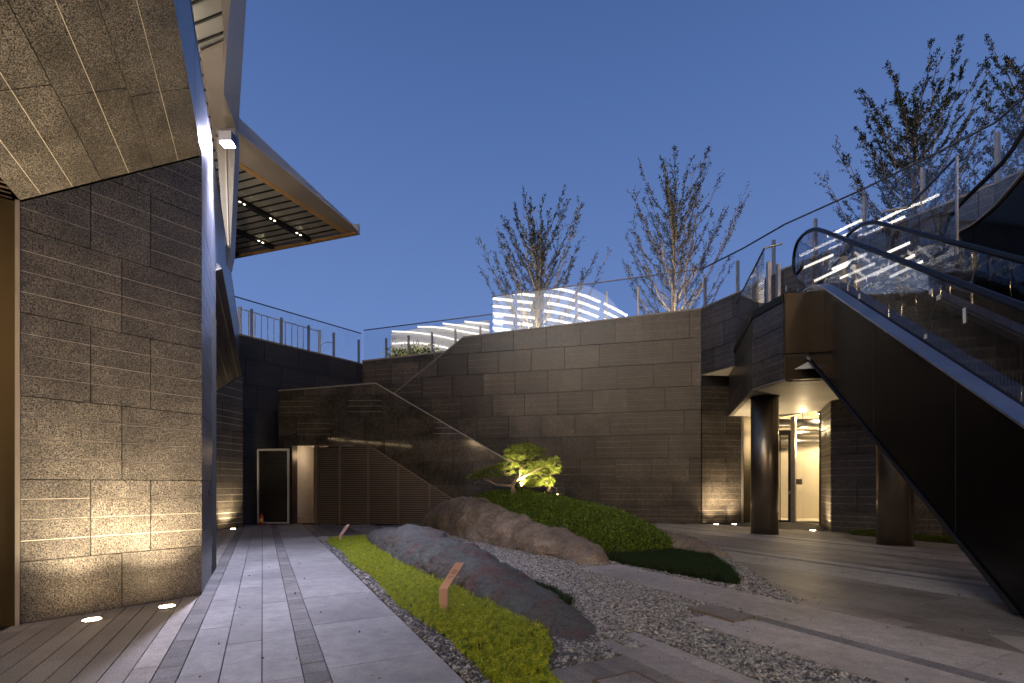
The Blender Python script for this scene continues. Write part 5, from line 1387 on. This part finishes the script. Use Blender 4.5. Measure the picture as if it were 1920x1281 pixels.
# ================================================================== SIGNS
def sign(u, v, h, w_, label, ang=.0, z0=0.0, face=None, tilt_len=.30, text=True):
    """bent copper plate: an upright leg and a plate leaning back"""
    c = G(u, v, z0); o = empty('info_sign', c, label, 'sign', 'small bent copper signs in the planting')
    x = face or Vector((1, -.12, 0)).normalized(); n = x.cross(ZU); 
    if n.dot(-c) < 0: n = -n
    th = .032
    b = MB(); b.box(c+ZU*(h/2-.04), (w_/2, th/2, h/2+.04), (x, n, ZU)); b.build('leg', M['copper'], o)
    ldir = (ZU*.80-n*.34+x*.46).normalized()
    fx = (x-ldir*x.dot(ldir)).normalized(); fn_ = fx.cross(ldir)
    if fn_.dot(-c) < 0: fn_ = -fn_
    base = c+ZU*h
    b = MB()
    p0 = base-x*w_/2+n*th/2; p1 = base+x*w_/2+n*th/2; T_ = ldir*tilt_len
    vs = [p0, p1, p1+T_, p0+T_]; bk_ = [q-n*th for q in vs]
    b.add(vs+bk_, [(0, 1, 2, 3), (7, 6, 5, 4), (0, 4, 5, 1), (1, 5, 6, 2), (2, 6, 7, 3), (3, 7, 4, 0)])
    b.build('plate', M['copper'], o)
    nn_ = (p1-p0).cross(T_).normalized()
    if nn_.dot(-c) < 0: nn_ = -nn_
    if text:
        b = MB(); ex = (p1-p0).normalized(); ey = T_.normalized()
        random.seed(5)
        for ln_, (yy, ch, hs) in enumerate(((.70, 4, .020), (.60, 4, .020), (.47, 7, .009), (.41, 5, .009))):
            cw = w_*.66/ (4.4 if ch == 4 else 7.5)
            for k in range(ch):
                cx = w_*.22+cw*(k+.5); cyy = tilt_len*yy
                cen_ = p0+ex*cx+ey*cyy+nn_*.0012
                if ch == 4:
                    for q in range(3): b.box(cen_+ey*((q-1)*hs*.42)+ex*random.uniform(-.001, .001), (cw*.38, hs*.07, .0006), (ex, ey, nn_))
                    for q in (-1, 1): b.box(cen_+ex*(q*cw*.22), (cw*.06, hs*.46, .0006), (ex, ey, nn_))
                else: b.box(cen_, (cw*.36, hs*.30, .0006), (ex, ey, nn_))
        b.build('lettering', M['ink'], o)
    return o
sign(832, 1160, .295, .085, 'near copper sign bent halfway with dark lettering, in the lime groundcover', tilt_len=.29)
sign(639, 1021, .20, .075, 'far copper sign at the end of the lime groundcover', tilt_len=.29)
c = G(1236, 978, 0); o = empty('info_sign', c, 'dark slanted sign plate peeking out behind the hedge', 'sign')
b = MB(); b.beam(c+Vector((.1, 0, 0)), c+Vector((-.10, 0, .27)), .5, .02, up=Vector((0, 1, 0))); b.build('plate', M['copper'], o)

# ================================================================== PINE
pine = empty('pine_tree', PY(965, 922, 12.6), 'small cloud-pruned pine lit from below on top of the hedge mound', 'tree')
YP = 12.6
def pp(u, v, dy=0): return PY(u, v, YP+dy)
b = MB()
b.tube([pp(964, 945), pp(963, 925), pp(961, 912), pp(966, 902), pp(974, 890), pp(976, 878), pp(972, 862), pp(976, 848)], [.075, .065, .055, .05, .04, .03, .02, .012], 10)
b.tube([pp(962, 911), pp(945, 911), pp(930, 909), pp(918, 903), pp(905, 898), pp(893, 896)], [.04, .035, .03, .024, .018, .01], 8)
b.tube([pp(966, 903), pp(982, 893, -.3), pp(1000, 884, -.3), pp(1015, 878, -.2), pp(1030, 868)], [.035, .03, .024, .02, .012], 8)
b.tube([pp(1027, 922, .3), pp(1032, 909, .3), pp(1024, 901, .2), pp(1014, 894, .1), pp(1004, 884)], [.045, .04, .03, .024, .015], 8)
b.tube([pp(1033, 907, .3), pp(1031, 893, .3), pp(1036, 880)], [.02, .015, .01], 6)
b.tube([pp(976, 880), pp(990, 868), pp(1002, 856), pp(1010, 848)], [.025, .02, .015, .01], 6)
b.tube([pp(972, 870), pp(955, 862), pp(946, 856)], [.02, .014, .008], 6)
random.seed(3)
pads = [(982, 843, 34, 11, .35), (1000, 848, 26, 9, .3), (962, 850, 20, 9, .3), (975, 858, 34, 7, .4), (1030, 864, 20, 11, .35), (1036, 876, 16, 8, .3), (1012, 872, 26, 8, .4), (985, 870, 28, 7, .4), (953, 874, 24, 7, .35), (925, 880, 17, 7, .3), (905, 888, 17, 8, .3), (890, 896, 15, 6, .25), (918, 893, 20, 7, .3), (995, 886, 34, 7, .4), (1020, 886, 24, 7, .35), (945, 886, 20, 7, .3), (1000, 904, 24, 9, .35), (988, 910, 20, 6, .3), (1026, 903, 14, 10, .3), (1042, 884, 9, 5, .2)]
P = []; Q = []
for (u, v, ru, rv, dep) in pads:
    k_ = YP/F; nt_ = int(ru*rv*2.9)
    for _ in range(nt_):
        while True:
            x, y, z = (random.uniform(-1, 1) for _ in range(3))
            if x*x+y*y+z*z < 1: break
        lum = noise.noise(Vector((u+x*9, v+z*9, y*5))*.16)
        if lum < -.06: continue
        P.append(tuple(PY(u, v, YP)+Vector((x*ru*k_, y*dep, z*rv*k_)))); Q.append((x*.5, y*.5, .75+z*.2))
    c = PY(u, v, YP)
    for _ in range(5):
        e_ = c+Vector((random.uniform(-.7, .7)*ru*k_, random.uniform(-.6, .6)*dep, random.uniform(-.2, .7)*rv*k_)); b.tube([c-ZU*rv*k_*.6, (c+e_)/2-ZU*.02, e_], [.009, .006, .003], 5)
b.build('trunk', M['bark_pale'], pine, True)
P = np.array(P, 'f'); Q = np.array(Q, 'f')
per = 22; n = len(P); PP = np.repeat(P, per, 0); DD = np.repeat(Q, per, 0)+rng.normal(0, .55, (n*per, 3)); DD /= np.linalg.norm(DD, axis=1)[:, None]
X_ = np.cross(DD, rng.normal(size=DD.shape)); X_ /= np.linalg.norm(X_, axis=1)[:, None]
ln = (.055*(.7+.6*rng.random(n*per)))[:, None]
V = np.stack([PP-X_*.0016, PP+X_*.0016, PP+DD*ln], 1).reshape(-1, 3)
o = np_mesh('needles', V, np.arange(len(V)).reshape(-1, 3), M['pine'], pine); o['kind'] = 'stuff'

# ================================================================== DECK TREES
def deck_tree(base, height, spread, label, seed, nl=1.0, lean=0.0, bare=.25, branches=26):
    random.seed(seed); o = empty('bare_tree', base, label, 'tree', 'slender upright trees on the upper deck')
    b = MB(); tw = MB(); P = []; Q = []
    H = height*.86; r0 = .085
    tr = [base+Vector((lean*k*k*.06*H+random.uniform(-.03, .03)*k*3, random.uniform(-.03, .03)*k*3, H*k)) for k in [i/10 for i in range(11)]]
    b.tube(tr, [r0*(1-k/10)**.8+.008 for k in range(11)], 8)
    def addleaf(p, d): P.append(tuple(p)); Q.append(tuple(d))
    for i in range(branches):
        k = .10+.78*(i/branches)**1.05; p = tr[0].lerp(tr[-1], k); a = i*2.4+random.uniform(-.4, .4)
        L_ = spread*(1.15-.85*k)*random.uniform(.75, 1.25)
        out = Vector((math.cos(a), math.sin(a), 0)); pts = [p]; 
        n_ = 7; up = 1.35+.6*k
        for j in range(1, n_+1):
            q = j/n_; pts.append(p+out*L_*(q**.8)+ZU*L_*up*(q**1.25)+Vector((random.uniform(-.05, .05), random.uniform(-.05, .05), 0)))
        b.tube(pts, [.028*(1-.5*k)*(1-j/(n_+1))+.004 for j in range(n_+1)], 5, caps=False)
        for j in range(1, n_+1):
            for s_ in range(4):
                a2 = a+random.uniform(-1.3, 1.3); l2 = L_*random.uniform(.14, .32)*(1.2-j/n_*.6)
                d2 = (Vector((math.cos(a2), math.sin(a2), 0))*.75+ZU*random.uniform(.6, 1.3)).normalized()
                st_ = pts[j-1].lerp(pts[j], random.random()); e_ = st_+d2*l2
                md = st_.lerp(e_, .5)+Vector((random.uniform(-.03, .03), 0, .02))
                tw.tube([st_, md, e_], [.008, .006, .003], 3, caps=False)
                for m_ in range(int(11*nl)):
                    q = random.uniform(.25, 1.05); addleaf(st_+(e_-st_)*q+Vector((random.gauss(0, .02), random.gauss(0, .02), random.gauss(0, .02))), d2+Vector((random.gauss(0, .6), random.gauss(0, .6), 0)))
                if random.random() < .7:
                    d3 = (d2+Vector((random.uniform(-.8, .8), random.uniform(-.8, .8), .2))).normalized(); e3 = md+d3*l2*.6; tw.tube([md, e3], [.005, .0025], 3, caps=False)
                    for m_ in range(int(7*nl)): addleaf(md+(e3-md)*random.uniform(.3, 1.1), d3)
    b.build('trunk', M['bark_pale'], o, True)
    t2 = tw.build('twigs', M['bark_pale'], o); t2['kind'] = 'stuff'
    leaves('leaves', P, Q, .056, M['treeleaf'], o, per=1, spread=.015, tilt=.5)
    return o
def dt(u, Y, z0, vtop): 
    x = (u-960)/F*Y; return Vector((x, Y, z0)), HC+(VH-vtop)/F*Y-z0
bse, h = dt(1006, 21, 6.15, 368); deck_tree(bse, h, 2.3, 'slender half-bare tree behind the glass railing, left of the two middle ones', 31, 1.0, .1, branches=50)
bse, h = dt(1262, 20, 6.15, 282); deck_tree(bse, h, 2.4, 'taller half-bare tree behind the railing in the middle of the picture', 32, .9, .1, branches=50)
bse, h = dt(1712, 15.5, 6.15, 92); deck_tree(bse, h, 2.25, 'leafy slender tree at the right rising behind the long railing', 33, 1.7, .15, branches=54)
bse, h = dt(1958, 15.0, 6.15, -10); deck_tree(bse, h, 2.3, 'leafy tree cut by the right border of the picture', 34, 1.7, -.1, branches=50)
for (u, Y, e_) in ((1000, 20.2, 60), (1255, 19.3, 60)):
    p = Vector(((u-960)/F*Y, Y, 6.2)); t_ = empty('tree_uplight', p, 'small warm spotlight at the foot of the left middle tree' if u < 1100 else 'small warm spotlight at the foot of the taller middle tree', 'lamp')
    b = MB(); b.lathe(p, [(.05, 0), (.05, .1)], 12); b.build('housing', M['steel_dark'], t_); b = MB(); b.lathe(p, [(.042, .101), (.042, .104)], 12); b.build('lens', M['lamp_warm'], t_)
    spot('tree_beam', p+ZU*.14, p+Vector((.2, .5, 4)), e_*30, (1, .82, .58), 80, .9, .04, t_)

# ================================================================== IN-GROUND LAMPS
def uplight(u, v, target, energy, label, size=60, z=0.0, r=.07, col=(1, .80, .52), grp='in-ground lamps along the walls', blend=1.0):
    c = G(u, v, z); c.z = z; o = empty('ground_light', c, label, 'lamp', grp)
    b = MB(); b.lathe(c, [(r+.018, .001), (r+.018, .006), (r, .007)], 28); b.build('steel_ring', M['steel'], o)
    b = MB(); b.lathe(c, [(r, .004), (r, .009)], 28); b.build('lens', M['lamp_warm'], o)
    spot('uplight_beam', c+ZU*.03, c+Vector(target), energy, col, size, blend, .05, o); return o
inn = -W1
uplight(172, 1163, tuple(inn*.22+ZU*2.0), 17, 'nearer of the two in-ground lamps before the left stone wall', 140)
uplight(313, 1138, tuple(inn*.22+ZU*2.0), 17, 'in-ground lamp by the corner of the left stone wall', 140)
uplight(437, 992, (-.30, .2, 1.6), 230, 'in-ground lamp at the far pier left of the door', 110)
uplight(1343, 983.5, (0.02, .30, 1.2), 430, 'left one of the two lamps at the main wall end', 110)
uplight(1377, 983.5, (0.02, .30, 1.2), 430, 'right one of the two lamps at the main wall end', 110)
uplight(1524, 995, (.3, .0, 1.6), 210, 'in-ground lamp in front of the lit glass entrance', 130)
for o_ in [q for q in bpy.data.objects if q.name.startswith('ground_light')][:2]:
    c = Vector(o_.location); spot('wall_beam', c+ZU*.03, c+inn*.28+ZU*1.6, 26, (1, .80, .52), 52, 1.0, .05, o_); spot('soffit_beam', c+ZU*.03, c+W1*1.3+ZU*4, 600, (1, .82, .56), 130, .8, .05, o_)
for k, (s_, t_) in enumerate(((-1.3, 8.6), (-1.5, 10.6), (-1.7, 13.2))):  # unseen lamps added on the roof to brighten the canopy underside
    c = ST(s_, t_, 6.17); o = empty('added_uplight', c, ['nearest added uplight on the left roof, brightening the canopy', 'middle added uplight on the left roof, brightening the canopy', 'farthest added uplight on the left roof, brightening the canopy'][k], 'lamp', 'added uplights on the left roof')
    b = MB(); b.lathe(c, [(.06, 0), (.07, .10)], 14); b.build('housing', M['steel_dark'], o)
    b = MB(); b.lathe(c, [(.055, .101), (.055, .105)], 14); b.build('lens', M['lamp_warm'], o)
    spot('added_roof_beam', c+ZU*.13, c+N*.9+ZU*2.6, 85, (1, .86, .70), 150, .9, .06, o)
# added pale wall with glowing strips, in place of reflections in the railing
pv = empty('reflection_standin', (-4.5, 27, 6), 'added pale wall with curved glowing strips, in place of reflections in the low railing', 'building')
YV = 26.5
b = MB(); top_l = [PY(733, 626, YV), PY(780, 617, YV), PY(830, 611, YV), PY(880, 605, YV), PY(918, 600, YV)]
n_ = len(top_l); lo_ = [Vector((p.x, p.y, 5.9)) for p in top_l]
vs = top_l+lo_; vs2 = [p+Vector((0, .6, 0)) for p in vs]; fs = []
for i in range(n_-1): fs += [(i, n_+i, n_+i+1, i+1), (2*n_+i, 2*n_+i+1, 3*n_+i+1, 3*n_+i), (i, i+1, 2*n_+i+1, 2*n_+i)]
fs += [(0, 2*n_, 3*n_, n_), (n_-1, 2*n_-1, 4*n_-1, 3*n_-1)]
b.add(vs+vs2, fs); b.build('wall', M['white'], pv)
for pts in ([(735, 621.5), (765, 622.5), (790, 625), (812, 628), (836, 633), (861, 639)], [(735, 644.5), (773, 642.5), (807, 646), (825, 649.5), (840, 653)], [(783, 613), (812, 613), (840, 616.5), (875, 623), (911, 629)], [(830, 606.5), (859, 610), (893, 615), (918, 620)], [(871, 603), (900, 606), (918, 608)]):
    b = MB(); q = [PY(u, v, YV-.1) for u, v in pts]
    for i in range(len(q)-1): b.beam(q[i], q[i+1], .05, .075)
    b.build('light_strip', M['standin_strip'], pv)  # glowing beams in place of strips reflected in the railing
for u in (766, 810, 855, 900):
    b = MB(); p = PY(u, 640, YV-.2); b.box((p.x, p.y, 7.6), (.05, .05, 1.6)); b.build('mullion', M['steel_dark'], pv)
for k, (u, vt, w_) in enumerate(((752, 640, 1.2), (795, 636, 1.5))):
    c = PY(u, 668, 25.0); c.z = 5.9; o = empty('shrub', c, ['left golden lit shrub behind the low glass railing', 'right golden lit shrub before the added pale wall'][k], 'shrub')
    ht = HC+(VH-vt)/F*25.0-5.9; P = []; Q = []
    b = MB(); b.tube([c, c+ZU*ht*.7], [.04, .02], 6); b.build('stem', M['bark'], o)
    for _ in range(1500):
        x, y, z = rng.normal(0, .4, 3); P.append((c.x+x*w_*.7, c.y+y*.5, 5.9+ht*(.62+.32*z))); Q.append((x, y, .5))
    l_ = leaves('foliage', P, Q, .13, M['grass'], o, per=1, spread=.03)
    spot('shrub_beam', (c.x, c.y-1.3, 6.45), (c.x, c.y, 6.2+ht*.7), 420, (1, .78, .38), 90, .8, .05, o)
for k in range(5):
    c0_, c1_ = ST(-1.95, 9.4+1.02*k, 3.27), ST(-1.95, 10.25+1.02*k, 3.27); t_ = empty('linear_lamp', c0_, ['nearest warm linear lamp in the row under the recess soffit of the left building', 'second warm linear lamp from the near end of the recess row', 'middle warm linear lamp of the five in the recess row', 'second warm linear lamp from the far end of the recess row', 'farthest warm linear lamp in the recess row, nearest the dark wall'][k], 'lamp', 'linear lamps in the recess')
    b = MB(); b.beam(c0_, c1_, .05, .035); b.build('lens', M['strip_line'], t_); b = MB(); b.beam(c0_+ZU*.04, c1_+ZU*.04, .06, .04); b.build('housing', M['steel_dark'], t_)
# lamps of the pine, set in the hedge
for (u, v, Y, tg, en, lab) in ((978, 914, 12.3, (.1, .5, 1.1), 330, 'garden spotlight under the left side of the pine'), (1045, 930, 12.2, (-.35, .5, 1.0), 260, 'garden spotlight at the right foot of the pine')):
    c = PY(u, v, Y); o = empty('garden_spotlight', c, lab, 'lamp')
    b = MB(); b.tube([c-ZU*.14, c-ZU*.03], .012, 8); b.lathe(c-ZU*.03, [(.03, 0), (.042, .07)], 14); b.build('housing', M['black'], o)
    b = MB(); b.lathe(c, [(.022, .041), (.022, .045)], 14); b.build('lens', M['lamp_warm'], o)
    spot('pine_beam', c+ZU*.07, c+Vector(tg), en, (1, .80, .42), 120, .9, .03, o)

# ================================================================== LIT BUILDINGS ACROSS THE COURT (mirrored in the glass)
def mirror(p, O, W):
    W = W.normalized(); return p-W*(2*(p-O).dot(W))
opp = empty('lit_building', (0, -32, 0), 'tall pale building across the court with rows of light strips, behind the photographer', 'building')
def vstrip(pts, Yv, O, W, parent, th_px=4.6, mi='strip'):
    """a light strip whose mirror image in the glass plane (O, W) runs through the given sight lines"""
    q = [mirror(PY(u, v, Yv), O, W) for u, v in pts]
    b = MB(); w_ = th_px/F*Yv
    for i in range(len(q)-1): b.beam(q[i], q[i+1], .12, w_)
    return b.build('light_strip', M[mi], parent)
Og, Wg = rpM = (off(frm, a922, 8, -.1), frm[3])
random.seed(9)
def arc(u0, u1, f, n=7): return [(u0+(u1-u0)*k/n, f(u0+(u1-u0)*k/n)) for k in range(n+1)]
for k in range(8):
    f1 = lambda u, k=k: 546+14*k+.11*(u-925)
    for (a, c) in ((924, 966), (970, 1003)): 
        if k < 7 or a < 960: vstrip(arc(a, c-(k % 3)*4, f1, 3), 46, Og, Wg, opp)
for k in range(7):
    f2 = lambda u, k=k: 538+15*k+.0016*(max(0, u-1020))**2+.10*(u-1020)
    segs_ = [(1026-(k % 2)*6, 1078), (1083, 1126-k*2), (1132, 1176-k*6)]
    for (a, c) in segs_:
        if c-a > 12: vstrip(arc(a, c, f2, 4), 46, Og, Wg, opp)
# pale panel behind those strips, its glow added for haze in the glass
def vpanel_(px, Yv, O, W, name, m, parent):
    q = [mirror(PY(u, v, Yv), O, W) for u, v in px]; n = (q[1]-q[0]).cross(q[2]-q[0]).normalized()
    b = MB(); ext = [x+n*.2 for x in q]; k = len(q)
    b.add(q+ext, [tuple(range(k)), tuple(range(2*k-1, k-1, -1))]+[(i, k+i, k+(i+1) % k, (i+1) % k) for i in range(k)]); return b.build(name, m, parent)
vpanel_([(922, 530), (1075, 530), (1112, 542), (1142, 560), (1160, 582), (1168, 606), (1170, 660), (922, 660)], 47.0, Og, Wg, 'facade_panel', M['facade_glow'], opp)
# lower storeys: unseen rows of warm strips added to light the court
b = MB(); b.box((2, -33, 11), (34, .4, 11)); b.build('facade', M['white'], opp)
for k, z in enumerate((7.3, 15.5, 19.0)):
    for j in range(7):
        b = MB(); x0 = -30+j*9.2; b.box((x0+4.2, -32.4, z), (3.9, .12, .17)); b.build('light_strip', M['strip_fill'], opp)
side = empty('side_building', (-22, 11, 0), 'pale building above the left roof with long light strips, outside the picture', 'building')
sg_ = (rp[3], rp[4]); Wr = Vector((sg_[1].y-sg_[0].y, sg_[0].x-sg_[1].x, 0)).normalized(); Or = sg_[0]
sg2 = (rp[2], rp[3]); Wr2 = Vector((sg2[1].y-sg2[0].y, sg2[0].x-sg2[1].x, 0)).normalized(); Or2 = sg2[0]
for k, (pts) in enumerate(([(1628, 425), (1692, 393), (1725, 381)], [(1632, 450), (1725, 407)])):
    vstrip(pts, 40, Or, Wr, side, 4.5)
for pts in ([(1500, 480), (1560, 452), (1615, 428)], [(1530, 492), (1612, 452)], [(1490, 510), (1530, 490)]):
    vstrip(pts, 40, Or2, Wr2, side, 4.5)
sg3 = (rp[4], rp[5]); Wr3 = Vector((sg3[1].y-sg3[0].y, sg3[0].x-sg3[1].x, 0)).normalized(); Or3 = sg3[0]
for pts in ([(1728, 381), (1760, 365)], [(1728, 406), (1760, 390)]): vstrip(pts, 40, Or3, Wr3, side, 4.5)
# glowing strips added on the parapet in place of reflections in the escalator glass
stripn = 0
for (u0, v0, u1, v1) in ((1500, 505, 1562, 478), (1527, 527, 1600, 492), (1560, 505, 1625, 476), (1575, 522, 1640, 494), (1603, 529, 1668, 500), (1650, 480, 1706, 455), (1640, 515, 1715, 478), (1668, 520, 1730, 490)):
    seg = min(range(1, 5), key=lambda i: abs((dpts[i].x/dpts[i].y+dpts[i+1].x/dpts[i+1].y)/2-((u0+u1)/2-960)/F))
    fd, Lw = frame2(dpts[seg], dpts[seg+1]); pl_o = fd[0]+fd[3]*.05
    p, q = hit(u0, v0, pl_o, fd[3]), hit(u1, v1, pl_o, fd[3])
    t_ = empty('reflection_strip', p, ['added reflection strip on the parapet nearest the handrail bend', 'second added reflection strip from the handrail bend, low', 'third added reflection strip, upper', 'fourth added reflection strip, middle height', 'fifth added reflection strip, lowest', 'sixth added reflection strip, highest right', 'seventh added reflection strip, long one', 'rightmost added reflection strip on the parapet'][stripn]+' behind the escalator glass', 'lamp', 'reflection strips added on the parapet face')
    b = MB(); b.beam(p, q, .03, .05); b.build('lens', M['reflection_glow'], t_)  # glow of the drawn reflection, no lamp lens
    b = MB(); b.beam(p-fd[3]*.03, q-fd[3]*.03, .03, .07); b.build('housing', M['white'], t_); stripn += 1  # white backing of the drawn reflection
